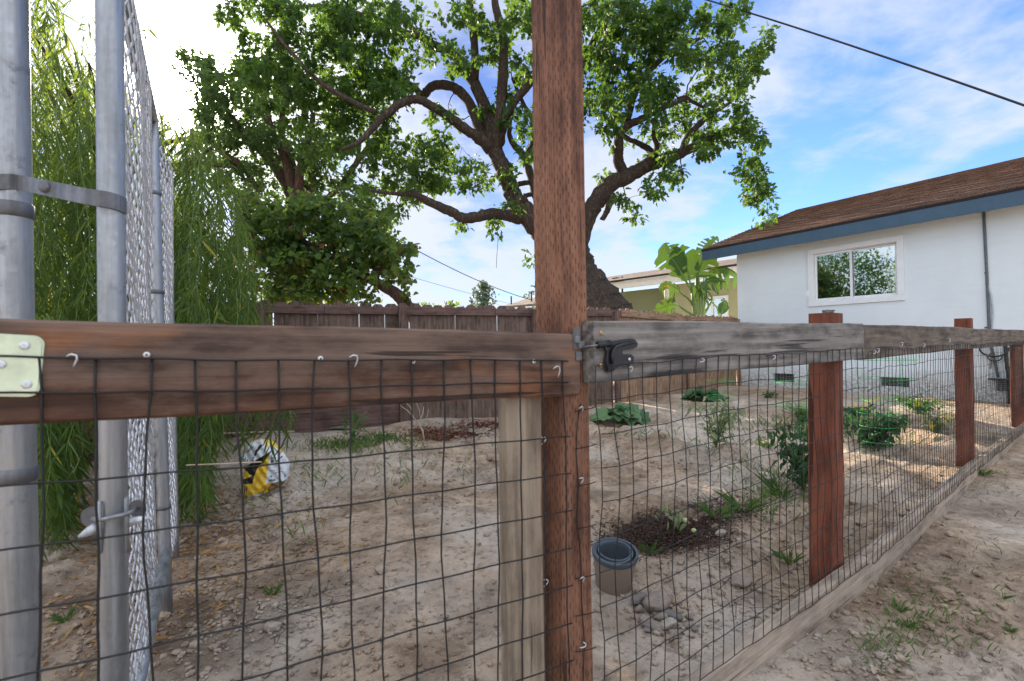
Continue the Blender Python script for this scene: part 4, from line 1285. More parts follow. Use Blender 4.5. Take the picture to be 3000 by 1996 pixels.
def make_tree(root, limbs, z, blobs, leafmat_, barkmat, shape, leafL, leafW, clump_r, per_clump, trunkname='trunk', zb=-.4, crownname='crown', twig=True, sides=10, fold=.25, trunk_n=2, clump_flat=.8, droopy=.4):
    nodes = []
    mb = MB(); mt = MB()
    for i, lm in enumerate(limbs):
        pts, rad = limb_pts(lm, z, .10 if i else .015)
        if i and len(limbs) > 9: rad = [q * .87 for q in rad]
        (mt if i < trunk_n else mb).tube(pts, rad, 14 if i < trunk_n else sides)
        if i or len(limbs) < 9: nodes += [(p, r_) for p, r_ in zip(pts, rad)]
    NP = np.array([tuple(p) for p, _ in nodes]); NR = np.array([r_ for _, r_ in nodes])
    centres = []
    for b in blobs:
        u, v, ru, rv, n = b[:5]; dz = b[5] if len(b) > 5 else 0.0; dr = b[6] if len(b) > 6 else 1.0
        for _ in range(n):
            for _t in range(20):
                a = rng.uniform(-1, 1, 3)
                if a @ a <= 1: break
            zz_ = z + dz + a[2] * dr
            centres.append(P(u + a[0] * ru, v + a[1] * rv, zz_))
    # twigs from the nearest limb point
    Call = []
    d0 = [float(np.min(np.linalg.norm(NP - np.array(tuple(c_)), axis=1))) for c_ in centres]
    order = np.argsort(d0)
    for oi in order:
        c_ = centres[int(oi)]
        d = np.linalg.norm(NP - np.array(tuple(c_)), axis=1) - NR * .5
        i = int(np.argmin(d)); p = Vector(NP[i]); r_ = min(NR[i] * .7, .03)
        if twig:
            L = (c_ - p).length
            m1 = p.lerp(c_, .35) + Vector((random.uniform(-1, 1), random.uniform(-1, 1), random.uniform(-.2, 1))) * L * .12
            m2 = p.lerp(c_, .7) + Vector((random.uniform(-1, 1), random.uniform(-1, 1), random.uniform(-.2, 1))) * L * .12
            r0 = min(.010 + .010 * L, max(.005, r_))
            mb.tube([p, m1, m2, c_], [r0, r0 * .75, r0 * .55, r0 * .3], 4, cap=False)
            NP = np.concatenate([NP, [tuple(m2), tuple(c_)]]); NR = np.concatenate([NR, [r0 * .5, r0 * .4]])
            if L > 1.0: Call.append((m2, .5))
        Call.append((c_, 1.0))
    mt.build(trunkname, barkmat, root, smooth=True)
    if mb.v: mb.build('branches', barkmat, root, smooth=True)
    Cs = []; Ds = []; Ns = []
    for c_, f in Call:
        n = int(per_clump * f * random.uniform(.55, 1.35)); r_ = clump_r * random.uniform(.6, 1.3) * (f ** .5)
        # leaf sprays: several short shoots per clump
        sh = max(3, n // 9)
        so_ = rand_dirs(sh, zb=-.1) * r_ * (rng.random((sh, 1)) ** .5)
        so_[:, 2] *= clump_flat
        j = rng.integers(0, sh, n)
        off = so_[j] * (0.4 + .6 * rng.random((n, 1))) + rng.normal(size=(n, 3)) * leafL * .45
        Cs.append(np.array(tuple(c_)) + off)
        dd_ = off / (np.linalg.norm(off, axis=1, keepdims=True) + 1e-6) * .7 + rand_dirs(n) * .8; dd_[:, 2] -= droopy
        Ds.append(dd_)
        nn = rand_dirs(n) ; nn[:, 2] = np.abs(nn[:, 2]) + .35
        Ns.append(nn)
    C = np.concatenate(Cs); D = np.concatenate(Ds); N = np.concatenate(Ns)
    Ls = leafL * rng.uniform(.6, 1.2, len(C))
    me = leaf_mesh(crownname, C, D, N, Ls, Ls * (leafW / leafL), shape, leafmat_, fold=fold)
    place_mesh(crownname, me, root)
    print(root.name, 'leaves', len(C))
    return nodes

# ---- the big tree behind the back fence
zt = 9.6
base = P(1712, 1000, zt); base.z = .1
oak = thing('shade_tree', base, 'huge spreading shade tree with thick dark limbs and lobed leaves behind the tall post', 'tree')
limbs = [
 [(1728, 1030, 170), (1718, 950, 142), (1708, 900, 116), (1690, 850, 92), (1675, 800, 77), (1665, 760, 68), (1655, 720, 58), (1650, 680, 48)],
 [(1655, 720, 44), (1615, 700, 38), (1575, 668, 35), (1535, 615, 32), (1506, 580, 29), (1488, 530, 27), (1470, 485, 26), (1450, 440, 27)],
 [(1672, 780, 50), (1690, 722, 34), (1714, 660, 30), (1742, 598, 29), (1785, 543, 27), (1839, 517, 26), (1894, 487, 23), (1973, 457, 19), (2033, 430, 15), (2088, 402, 11), (2142, 382, 8, .3), (2200, 400, 4, .5)],
 [(1450, 440, 26), (1430, 339, 23, .2), (1387, 242, 19, .3), (1327, 163, 16, .5), (1254, 121, 12, .7), (1180, 60, 8, 1)],
 [(1450, 440, 20), (1460, 375, 17, -.2), (1472, 242, 18, -.3), (1475, 121, 14, -.4), (1448, 0, 12, -.5), (1440, -120, 8, -.5)],
 [(1387, 242, 15, .3), (1393, 200, 14, .1), (1387, 91, 13, 0), (1375, 0, 11, -.2), (1370, -120, 7, -.3)],
 [(1448, 440, 22, 0), (1415, 415, 20, -.2), (1387, 394, 18, -.3), (1327, 351, 16, -.5), (1272, 315, 15, -.7), (1224, 291, 14, -.8), (1175, 303, 13, -.9), (1115, 351, 13, -1), (1060, 410, 9, -1.2), (1000, 440, 5, -1.4)],
 [(1436, 436, 22), (1412, 388, 19, .3), (1375, 303, 17, .5), (1339, 262, 16, .6), (1290, 248, 15, .7), (1255, 262, 14, .8), (1238, 280, 13, .9), (1190, 240, 9, 1.1), (1100, 220, 6, 1.4)],
 [(1462, 420, 18), (1478, 357, 16, -.3), (1508, 297, 14, -.4), (1551, 248, 13, -.5), (1590, 200, 11, -.6), (1650, 120, 8, -.7), (1700, 20, 6, -.8)],
 [(1520, 640, 24), (1500, 634, 20, -.2), (1436, 628, 18, -.5), (1369, 640, 18, -.7), (1315, 618, 16, -.8), (1254, 590, 14, -.9), (1210, 570, 10, -1), (1169, 569, 7, -1.1), (1090, 560, 4, -1.2)],
 [(1590, 660, 16), (1563, 545, 14, .4), (1539, 466, 13, .5), (1505, 424, 11, .5), (1492, 390, 8, .5), (1500, 330, 5, .5)],
 [(1539, 466, 11, .5), (1563, 412, 10, .6), (1563, 363, 9, .6), (1533, 303, 7, .6), (1500, 230, 5, .6)],
 [(1520, 540, 9, .3), (1560, 535, 8, .5), (1610, 540, 6, .7)], [(1535, 575, 8, .3), (1570, 568, 7, .4), (1620, 560, 6, .5)],
 [(1827, 507, 19), (1812, 470, 18, -.1), (1811, 440, 17, -.2), (1815, 400, 15, -.3), (1836, 370, 14, -.3), (1888, 345, 11, -.4), (1948, 315, 8, -.5), (2010, 290, 5, -.5)],
 [(1918, 478, 14), (1908, 445, 11, .2), (1870, 420, 9, .3), (1839, 406, 8, .4), (1800, 370, 5, .5)],
 [(1918, 470, 10), (1925, 430, 9, -.2), (1915, 395, 7, -.2), (1920, 340, 5, -.3)],
 [(2003, 440, 13), (2010, 410, 12, .1), (2030, 382, 11, .2), (2064, 351, 10, .3), (2088, 333, 8, .4), (2140, 300, 5, .6)],
 [(1836, 370, 11, -.3), (1858, 279, 11, .1), (1900, 212, 10, .3), (1948, 164, 9, .4), (1985, 139, 7, .5), (2060, 110, 5, .7)],
 [(1948, 164, 6, .4), (2000, 158, 6, .3), (2030, 160, 4, .2)],
 [(1985, 290, 6, -.3), (2010, 285, 6, -.3), (2030, 300, 5, -.3), (2060, 315, 4, -.2)],
 [(1757, 590, 15), (1795, 575, 12, -.3), (1785, 600, 11, -.4), (1779, 618, 10, -.4), (1764, 645, 9, -.4)],
 [(1700, 740, 30), (1690, 560, 26, .2), (1680, 400, 22, .4), (1690, 250, 17, .6), (1740, 120, 12, .8), (1800, 0, 8, 1), (1850, -150, 5, 1.2)],
 [(1100, 330, 9, -1.2), (950, 250, 8, -1.2), (850, 150, 6, -1.2), (780, 60, 4, -1.2)],
 [(1254, 121, 9, .7), (1100, 60, 8, .9), (980, 20, 6, 1), (850, 20, 4, 1.1)],
]
D = 1.3
ob = [(700, 20, 70, 60, 9), (800, 60, 110, 80, 22), (930, 70, 140, 100, 36), (1070, 60, 140, 90, 34), (1170, 60, 90, 90, 18), (760, 170, 100, 90, 22), (880, 190, 130, 100, 36),
      (1010, 200, 140, 110, 40), (1120, 190, 110, 100, 28), (700, 240, 70, 70, 10), (830, 300, 110, 70, 18), (960, 310, 130, 90, 28), (1070, 330, 110, 80, 20), (1180, 250, 60, 60, 9),
      (940, 410, 120, 60, 14), (1050, 430, 90, 60, 13), (1150, 440, 90, 60, 14), (1230, 470, 90, 60, 15), (1290, 430, 60, 50, 9), (1200, 540, 80, 60, 13), (1290, 545, 50, 45, 8), (1110, 540, 80, 60, 10),
      (1170, 600, 60, 35, 5), (1310, 340, 40, 50, 5), (1370, 500, 40, 50, 6), (1420, 520, 40, 40, 5), (1330, 190, 40, 70, 6), (1290, 150, 60, 60, 7),
      (1430, 120, 40, 80, 6), (1500, 70, 50, 60, 9), (1555, 60, 50, 70, 11), (1480, 170, 40, 60, 5), (1540, 190, 50, 60, 7), (1400, 60, 40, 40, 4), (1340, 40, 50, 40, 5), (1470, 270, 40, 50, 4), (1530, 340, 50, 70, 7),
      (1440, 320, 30, 50, 3), (1560, 450, 40, 60, 5), (1500, 500, 40, 40, 3), (1360, 660, 22, 14, 2), (1455, 650, 22, 40, 4), (1510, 600, 30, 30, 3), (1570, 740, 14, 20, 1),
      (1640, 100, 80, 120, 16), (1650, 300, 80, 120, 12), (1640, 480, 60, 80, 6),
      (1770, 50, 90, 70, 22), (1880, 40, 110, 70, 26), (1990, 40, 90, 60, 16), (2090, 70, 90, 60, 13), (2170, 30, 50, 40, 5), (1760, 160, 60, 80, 16), (1850, 160, 90, 80, 24), (1960, 140, 90, 60, 16),
      (2060, 160, 80, 70, 13), (2150, 190, 80, 80, 17), (2205, 190, 30, 60, 4), (2240, 110, 8, 40, 2), (1770, 280, 60, 80, 13), (1860, 260, 80, 60, 13), (1950, 240, 70, 50, 8), (2110, 260, 90, 50, 11),
      (1790, 360, 70, 50, 7), (1900, 320, 80, 40, 7), (1990, 340, 80, 50, 8), (1920, 390, 80, 40, 6), (2060, 390, 80, 40, 8), (2170, 340, 50, 40, 7), (2190, 400, 60, 40, 9), (2120, 430, 60, 30, 5),
      (2200, 480, 40, 45, 7), (2225, 550, 35, 40, 7), (2245, 620, 20, 30, 3), (2200, 580, 20, 30, 2), (1960, 450, 50, 30, 6), (1930, 510, 30, 30, 4), (1980, 520, 30, 25, 3), (1915, 570, 16, 26, 2), (1830, 585, 28, 30, 3), (1775, 520, 25, 20, 2),
      (1850, 645, 10, 16, 1), (1870, 500, 20, 20, 1), (2090, 330, 40, 30, 3), (2040, 450, 30, 20, 2), (1810, 440, 20, 30, 1)]
ob = [(u, v, ru, rv, int(n * (1.0 if u < 1250 else 1.12) + .5), 0, D) for (u, v, ru, rv, n) in ob]
ob += [(1000, -150, 500, 130, 40, 0, 2.4), (1500, -180, 400, 150, 30, 0, 2.6), (1950, -120, 300, 110, 22, 0, 2.4), (1500, -400, 600, 160, 30, 0, 2.8)]
make_tree(oak, limbs, zt, ob, M_leaf_oak, M_bark, LOBED, .108, .100, .235, 38, sides=9, trunk_n=3, droopy=.5)
# a broken spray dangling on a thin strand under the horizontal limb
mb = MB(); mb.tube([P(1455, 650, 8.6), P(1459, 700, 8.6), P(1455, 760, 8.6), P(1454, 785, 8.6)], .004, 4); mb.build('hanging_strand', M_bark, oak)

# ---- tree with fanning branches behind the round leafed tree
zt = 12.0
base = P(868, 1000, zt); base.z = .1
bt = thing('backlit_tree', base, 'hazy backlit tree with a fan of slim branches nearest the sun', 'tree')
limbs = [[(868, 1010, 34), (866, 800, 30), (866, 640, 26), (866, 606, 24)],
         [(866, 606, 18), (820, 510, 15, .3), (751, 424, 12, .5), (700, 370, 8, .6), (650, 300, 5, .7), (610, 200, 3, .8)],
         [(866, 620, 15), (840, 480, 13, -.3), (800, 388, 9, -.4), (780, 300, 5, -.5)],
         [(866, 600, 15), (858, 500, 13, .2), (824, 388, 10, .2), (840, 280, 6, .2)],
         [(870, 606, 15), (880, 500, 12, -.4), (900, 424, 10, -.5), (920, 330, 6, -.6)],
         [(872, 620, 17), (903, 557, 14, .3), (915, 472, 12, .4), (935, 430, 9, .4), (1000, 440, 5, .6)],
         [(940, 600, 9), (1000, 540, 8), (1048, 472, 9), (1085, 424, 7), (1120, 380, 4)],
         [(1048, 472, 7), (1052, 430, 6), (1060, 380, 4)], [(760, 560, 8), (700, 480, 8), (640, 440, 6), (610, 400, 4)]]
bb_ = [(640, 240, 45, 50, 7), (690, 300, 60, 60, 12), (660, 400, 60, 60, 10), (740, 350, 70, 70, 14), (800, 420, 90, 70, 16), (880, 430, 90, 80, 16), (960, 470, 90, 70, 15), (720, 470, 70, 50, 10),
       (780, 520, 70, 40, 7), (860, 540, 80, 50, 7), (960, 560, 80, 50, 11), (1050, 560, 80, 60, 12), (620, 470, 40, 50, 6), (1080, 640, 60, 50, 8), (1140, 680, 40, 50, 6), (700, 560, 60, 40, 7),
       (605, 190, 25, 30, 4), (610, 320, 30, 50, 5), (800, 300, 90, 50, 12), (1130, 740, 40, 60, 7), (640, 560, 40, 50, 5)]
bb_ += [(600, 260, 40, 60, 8), (570, 200, 40, 40, 4), (640, 330, 50, 60, 8), (700, 220, 60, 50, 9), (680, 500, 50, 60, 8), (600, 420, 40, 60, 7), (550, 160, 25, 25, 2)]
bb_ = [(u, v, ru, rv, int(n * 1.15), 0, 1.2) for (u, v, ru, rv, n) in bb_]
make_tree(bt, limbs, zt, bb_, M_leaf_bg, M_bark2, SIMPLE, .12, .075, .33, 60, sides=8, trunk_n=1)

# ---- round leafed tree leaning over the back fence
zt = 7.2
base = P(1195, 1000, zt); base.z = .1
rt_ = thing('round_leafed_tree', base, 'low dense tree with round heart shaped leaves leaning over the back fence', 'tree')
limbs = [[(1250, 1010, 22), (1215, 930, 20), (1190, 895, 19), (1165, 865, 18), (1130, 842, 16), (1070, 810, 14), (1000, 770, 12), (930, 730, 9), (860, 690, 6)],
         [(1070, 810, 9), (1010, 840, 8), (940, 840, 6), (850, 820, 5), (790, 800, 3)],
         [(1000, 770, 9), (960, 680, 7), (900, 620, 5), (850, 580, 3)], [(930, 730, 7), (820, 720, 6), (740, 700, 4), (690, 690, 3)],
         [(1100, 825, 8), (1120, 760, 6), (1140, 720, 4), (1220, 722, 3)]]
rb = [(760, 610, 60, 40, 9), (840, 620, 90, 50, 16), (930, 620, 90, 50, 15), (1030, 650, 80, 50, 13), (1090, 680, 60, 50, 9), (740, 680, 50, 50, 9), (810, 700, 80, 60, 17), (900, 700, 100, 60, 24),
      (1000, 720, 90, 60, 20), (1080, 750, 70, 50, 13), (1130, 740, 40, 40, 5), (770, 780, 70, 60, 14), (860, 790, 90, 60, 24), (960, 800, 100, 60, 26), (1050, 820, 80, 50, 14), (1130, 800, 50, 40, 6),
      (1175, 800, 20, 40, 3), (1190, 728, 36, 10, 3), (780, 860, 60, 30, 9), (870, 870, 80, 30, 13), (960, 870, 80, 22, 9), (1175, 870, 16, 20, 1), (720, 620, 30, 40, 4), (1060, 880, 40, 16, 2), (710, 850, 40, 50, 7), (700, 760, 30, 50, 5)]
rb = [(u, v, ru, rv, int(n * 1.3 + .5), 0, .8) for (u, v, ru, rv, n) in rb]
make_tree(rt_, limbs, zt, rb, M_leaf_round, M_bark2, HEART, .078, .080, .19, 30, sides=8, trunk_n=1)

# ---- weeping willow
wl_root_xy = P(300, 1000, 4.1)
wil = thing('weeping_willow', (wl_root_xy.x, wl_root_xy.y, gz(wl_root_xy.x, wl_root_xy.y)), 'weeping willow curtain of long narrow leaves hanging behind the steel posts', 'tree')
mt = MB(); mb = MB()
tb = Vector((wl_root_xy.x, wl_root_xy.y, 0))
tp_ = [tb + Vector((0, 0, 0)), tb + Vector((.05, .05, .9)), tb + Vector((.0, .12, 1.7)), tb + Vector((-.05, .15, 2.4))]
mt.tube(tp_, [.17, .13, .12, .09], 12)
mt.build('trunk', M_bark2, wil, smooth=True)
def topv(u):
    xs = [40, 80, 150, 230, 290, 340, 400, 450, 520, 600, 660, 700, 740]; ys = [-10, 25, 60, 90, 140, 190, 250, 290, 315, 335, 420, 580, 780]
    return float(np.interp(u, xs, ys))
def botv(u):
    xs = [40, 100, 170, 220, 260, 300, 380, 450, 520, 560, 600, 640, 700, 760]; ys = [1680, 1700, 1640, 1560, 1380, 1330, 1330, 1400, 1520, 1590, 1500, 1280, 1210, 1160]
    return float(np.interp(u, xs, ys))
Cs = []; Ds = []; Ns = []; Ls = []
stemmb = MB()
def strand(u, z_, vt, vb, dense=1.0, out=.25):
    top = P(u, vt, z_); bot = P(u, vb, z_)
    L = top.z - bot.z
    side = Vector((random.gauss(0, 1), random.gauss(0, 1), 0)).normalized() * out * random.uniform(.2, 1)
    n = max(6, int(L / .03)); pts = []
    ph = random.uniform(0, 6)
    for i in range(n + 1):
        f = i / n
        arch = side * (1 - (1 - min(1, f * 3)) ** 2) * .6
        p = top + arch + Vector((.018 * math.sin(f * 7 + ph), .018 * math.cos(f * 6 + ph), -L * f + .10 * math.sin(min(1, f * 3) * math.pi) * out * 2))
        pts.append(p)
    stemmb.tube(pts[::3] + [pts[-1]], .0017, 3, cap=False)
    q = 1 if dense >= 1 else 2
    for i in range(0, n, 1):
        for _ in range(1 if random.random() > .35 * dense else 2):
            a = random.uniform(0, 6.283); sp = random.uniform(.25, .8)
            Cs.append(tuple(pts[i])); Ds.append((math.cos(a) * sp, math.sin(a) * sp, -1 + random.uniform(0, .7)))
            Ns.append((math.cos(a + random.gauss(0, 1)), math.sin(a + random.gauss(0, 1)), random.uniform(.1, .7))); Ls.append(random.uniform(.07, .14))
for k in range(560):
    u = random.uniform(35, 735); z_ = random.uniform(2.75, 4.6)
    t0 = topv(u); b0 = botv(u)
    f = random.random() ** 1.3
    vt = t0 + f * (min(b0, 1100) - t0) * .75 + random.uniform(0, 50)
    L = random.uniform(250, 700)
    # keep the outline right on the right hand side
    vb = min(b0 - random.uniform(0, 140), vt + L)
    gpt = P(u, vb, z_)
    if gpt.z < gz(gpt.x, gpt.y) + .05: vb = vb - (gz(gpt.x, gpt.y) + .05 - gpt.z) * FPX / z_
    if vb - vt < 60: continue
    strand(u, z_, vt, vb)
# low fringes nearer the gate
for k in range(70):
    u = random.gauss(155, 42); z_ = random.uniform(2.3, 2.8)
    strand(min(215, max(60, u)), z_, random.uniform(900, 1250), botv(u) - random.uniform(0, 220), .8, .1)
for k in range(60):
    u = random.gauss(570, 34); z_ = random.uniform(2.5, 3.0)
    u = max(520, min(640, u)); strand(u, z_, random.uniform(850, 1150), botv(u) - random.uniform(0, 260), .9, .08)
for (u, vb) in [(800, 1330), (815, 1290), (838, 1320), (790, 1300), (826, 1260), (765, 1270), (700, 1340), (690, 1310), (715, 1290), (740, 1240), (846, 1235)]:
    strand(u, 2.95, 1050 + random.uniform(0, 80), vb, .9, .03)
for (u, v, vb, z_) in [(110, 10, 160, 2.6), (150, -20, 110, 2.7), (180, 0, 90, 2.8), (205, 80, 150, 2.6), (440, 80, 120, 3.2), (260, 40, 160, 2.8), (235, 60, 170, 2.9), (170, -40, 130, 2.8), (200, -10, 140, 2.7), (130, -60, 160, 2.7), (100, -40, 200, 2.8), (120, -60, 90, 2.6), (90, -80, 120, 2.7)]:
    strand(u, z_, v, vb, .8, .1)
L = np.array(Ls)
me = leaf_mesh('foliage', Cs, Ds, Ns, L, L * .105, WILLOW, M_leaf_willow, fold=.2, droop=.12)
place_mesh('foliage', me, wil)
stemmb.build('hanging_stems', M_stem, wil)
# arching limbs
for k in range(16):
    u = 60 + k * 40; z_ = random.uniform(3.2, 4.2); e = P(u, topv(u) + 70, z_); s0 = tp_[3] if k % 2 else tp_[2]
    m1 = s0.lerp(e, .5) + Vector((0, 0, .25))
    pts = [s0.lerp(m1, t_ / 5).lerp(m1.lerp(e, t_ / 5), t_ / 5) for t_ in range(6)]
    mb.tube(pts, [.035 * (1 - t_ / 6.5) for t_ in range(6)], 7)
mb.build('branches', M_bark2, wil, smooth=True)
print('willow leaves', len(Cs))

# ---- far trees over the fence
def farcrown(root, u0, u1, v0, v1, z_, n, mat, lL=.5, col_=True):
    C = []; N_ = []; Dd = []
    for _ in range(n):
        f = random.random(); w_ = .5 * (1 - abs(2 * f - .9) ** 2.2) if not col_ else .5 * min(1, (1 - f) * 2.6 + .12) * (1 if f > .12 else .7)
        u = (u0 + u1) / 2 + random.gauss(0, .5) * (u1 - u0) * w_; v = v1 + (v0 - v1) * f
        C.append(tuple(P(u, v, z_ + random.uniform(-1, 1) * (u1 - u0) * z_ / FPX * .4)))
    n = len(C)
    me = leaf_mesh('crown', C, rand_dirs(n), rand_dirs(n), lL * rng.uniform(.6, 1.2, n), lL * .6, SIMPLE, mat)
    place_mesh('crown', me, root)
    mb = MB(); a = P((u0 + u1) / 2, v0 + 10, z_); b = Vector((a.x, a.y, 0)); mb.tube([b, a], [.02 * lL + .25, .04], 6); mb.build('trunk', M_bark2, root)
for (u0, u1, v0, v1, z_, n, m_, lab, lL, c_) in [(1385, 1448, 828, 905, 62, 420, M_conifer, 'distant tall narrow evergreen poking above the back fence', .55, True),
                                      (1300, 1345, 885, 905, 48, 60, M_leaf_round, 'small distant bright green treetop just above the back fence boards', .5, False),
                                      (1378, 1386, 872, 900, 70, 50, M_conifer, 'tiny distant spire shaped treetop beside the narrow evergreen', .35, True),
                                      (1552, 1640, 820, 905, 45, 240, M_conifer, 'distant sparse conifer mostly hidden behind the tall post', .5, True),
                                      (1190, 1290, 885, 912, 40, 60, M_leaf_round, 'faint bright treetop above the fence beside the leaning trunk', .3, False)]:
    b = P((u0 + u1) / 2, 1000, z_)
    farcrown(thing('distant_tree', (b.x, b.y, 0), lab, 'tree'), u0, u1, v0, v1, z_, n, m_, lL, c_)

# ---- banana like plant beside the neighbour house
bz = 10.2
bp = P(2040, 930, bz); bn = thing('bird_of_paradise_plant', (bp.x, bp.y, .1), 'tall plant with torn paddle leaves on long stalks behind the back fence', 'plant')
def bigleaf(stem, tip_pts, width, name='paddle_leaf', rips=7, side_tilt=0.0, droop=.15, seed=0):
    """stem: pixel polyline to the blade base; tip_pts: pixel polyline of the midrib"""
    R_ = random.Random(seed)
    sp, _ = limb_pts([(a[0], a[1], 5, a[2] if len(a) > 2 else 0) for a in stem + tip_pts[:1]], bz)
    mb = MB(); k = len(sp); mb.tube(sp, [.030 * (1 - .55 * i / k) for i in range(k)], 7); mb.build('stalk', M_stem, bn, smooth=True)
    mp, _ = limb_pts([(a[0], a[1], 3, a[2] if len(a) > 2 else 0) for a in tip_pts], bz, sub=7)
    mb = MB(); n = len(mp)
    view = fwd
    for sd in (1, -1):
        vs = []; fs = []
        gap = set(R_.sample(range(2, n - 1), min(rips, n - 4)))
        for i in range(n):
            f = i / (n - 1)
            t = (mp[min(i + 1, n - 1)] - mp[max(i - 1, 0)]).normalized()
            s_ = t.cross(view).normalized(); s_ = (s_ * math.cos(side_tilt * sd) + view * math.sin(.35 + side_tilt * sd)).normalized()
            wv = width * 1.3 * (math.sin(min(1, f * 1.35 + .12) * math.pi * .5) ** .7) * (1 - max(0, f - .55) / .47) ** .8 * R_.uniform(.86, 1.05)
            for j in range(4):
                g = j / 3
                vs.append(mp[i] + s_ * sd * wv * g + t * wv * .28 * g - UPZ * droop * wv * g * g * 1.6)
        for i in range(n - 1):
            for j in range(3):
                if i in gap and j >= 1: continue
                fs.append((i * 4 + j, i * 4 + j + 1, i * 4 + 4 + j + 1, i * 4 + 4 + j))
        mb.add(vs, fs)
    mb.tube(mp, [.012 * (1 - .7 * i / n) for i in range(n)], 5, mi=1)
    return mb.build(name, [M_leaf_banana, M_stem], bn, smooth=False)
B = (2050, 935)
bigleaf([B, (2028, 860), (1995, 800)], [(1985, 780, -.1), (1970, 740, -.1), (1955, 710, -.1)][:0] + [(2010, 820), (1975, 770), (1952, 712)][:0] + [(2000, 805), (1978, 770), (1960, 745), (1948, 712)], .27, rips=4, seed=1)
bigleaf([B, (2035, 870), (2022, 830)], [(2020, 822), (2010, 780), (1990, 745), (1965, 722)], .28, rips=3, seed=11)
bigleaf([B, (2045, 870), (2042, 830)], [(2042, 812), (2050, 785), (2060, 755), (2062, 726)], .25, rips=5, seed=2)
bigleaf([B, (2050, 860), (2046, 810)], [(2046, 790, .4), (2062, 745, .5), (2078, 715, .6), (2102, 693, .7)], .20, rips=6, seed=3)
bigleaf([B, (2056, 860), (2060, 825)], [(2062, 812), (2085, 797), (2120, 788), (2150, 802), (2172, 822)], .22, rips=8, seed=4, droop=.6)
bigleaf([B, (2052, 880), (2056, 850)], [(2058, 838, -.3), (2075, 822, -.3), (2100, 818, -.3), (2125, 826, -.3)], .16, rips=5, seed=12, droop=.5)
bigleaf([B, (2020, 880), (1995, 860)], [(1990, 850, -.3), (1970, 838, -.4), (1950, 832, -.5), (1930, 842, -.5)], .17, rips=5, seed=5, droop=.5)
bigleaf([B, (2010, 912), (1990, 897)], [(1985, 896, -.4), (1965, 893, -.5), (1940, 902, -.5), (1915, 914, -.5)], .19, rips=8, seed=6, droop=.2)
bigleaf([B, (2066, 880), (2058, 850)], [(2052, 842, -.4), (2065, 838, -.4), (2078, 845, -.4)], .12, rips=3, seed=7, droop=.7)
bigleaf([B, (2085, 880), (2072, 852)], [(2066, 846, -.2), (2050, 840, -.2), (2030, 838, -.2)], .13, rips=3, seed=8, droop=.7)
bigleaf([(2110, 935), (2112, 925)], [(2113, 920, -.3), (2118, 900, -.3), (2126, 880, -.3)], .09, rips=0, seed=9)
bigleaf([B, (2075, 900), (2068, 870)], [(2100, 900, .1), (2104, 910, .1), (2108, 930, .1)], .03, rips=0, seed=10)
mb = MB()
for (a, b, r_) in [((2040, 935), (2028, 830), .07), ((2052, 935), (2050, 840), .06), ((2060, 935), (2058, 845), .055), ((2046, 935), (2040, 800), .055), ((2065, 935), (2064, 870), .03)]:
    mb2 = MB(); mb2.tube([P(a[0], a[1] + 60, bz), P(a[0], a[1], bz), P((a[0] + b[0]) / 2 - 2, (a[1] + b[1]) / 2, bz), P(b[0], b[1], bz)], [r_, r_, r_ * .8, r_ * .4], 8); mb2.build('stalk', M_stem, bn, smooth=True)
# white and orange flower head hanging in front of the leaves
mb = MB(); c_ = P(1953, 862, bz - .6)
mb.lathe([(.0, -.11), (.03, -.10), (.045, -.06), (.05, -.02), (.048, .02), (.055, .05), (.045, .085), (.02, .10), (0, .10)], 12, c_)
mb.build('flower_head', plain('cream_petal', (.62, .62, .46), .6), bn, smooth=True)
mb = MB(); c_ = P(1953, 846, bz - .6)
for k in range(8):
    a = k * .785; d_v = Vector((math.cos(a) * .05, math.sin(a) * .05, .05)); mb.tube([c_, c_ + d_v * .6, c_ + d_v], [.012, .018, .002], 5)
mb.build('orange_tuft', plain('orange_petal', (.75, .33, .02), .6), bn)

# ------------------------------------------------------------------ overhead lines
def cable(name, p0, p1, sag, r, label, mat=M_cable):
    root = thing(name, p0, label, 'cable') if False else None
    mb = MB(); n = 40
    mb.tube([p0.lerp(p1, i / n) - UPZ * sag * 4 * (i / n) * (1 - i / n) for i in range(n + 1)], r, 6)
    o = mb.build(name, mat, None, smooth=True); tagp(o, label, 'cable'); return o
cable('overhead_cable', P(1700, -100, 11.5), P(3120, 352, 5.6), -.12, .014, 'thick black overhead cable sloping from the treetop towards the white house')
cable('telephone_line', P(1100, 665, 22), P(1560, 880, 34), .35, .022, 'thin wavy telephone line sloping down over the back fence')
cable('utility_wire', P(1150, 795, 24), P(1560, 905, 40), .1, .012, 'faint lower wire between the round leafed tree and the tall post', M_conduit)

# tree at the far left, seen reflected in the house window
zt = 1.0
lt = thing('broad_garden_tree', (-8.2, 5.4, .1), 'leafy garden tree beyond the left edge, reflected in the white house window', 'tree')
Cc = []; mbl = MB()
mbl.tube([Vector((-8.2, 5.4, 0)), Vector((-8.1, 5.5, 1.4)), Vector((-8.3, 5.6, 2.8))], [.16, .13, .08], 10)
for k in range(220):
    a_ = rng.uniform(-1, 1, 3); a_ /= max(1, np.linalg.norm(a_)); c_ = Vector((-8.2 + a_[0] * 1.3, 5.6 + a_[1] * 2.3, 2.9 + a_[2] * 1.7)); Cc.append(c_)
    if k % 6 == 0: mbl.tube([Vector((-8.2, 5.5, 1.6)), Vector((-8.2, 5.5, 2.0)).lerp(c_, .5), c_], [.04, .025, .008], 5)
mbl.build('trunk', M_bark2, lt, smooth=True)
cc_ = np.repeat(np.array([tuple(q) for q in Cc]), 60, axis=0); cc_ = cc_ + rng.normal(size=cc_.shape) * .26
n_ = len(cc_); L = .12 * rng.uniform(.6, 1.2, n_)
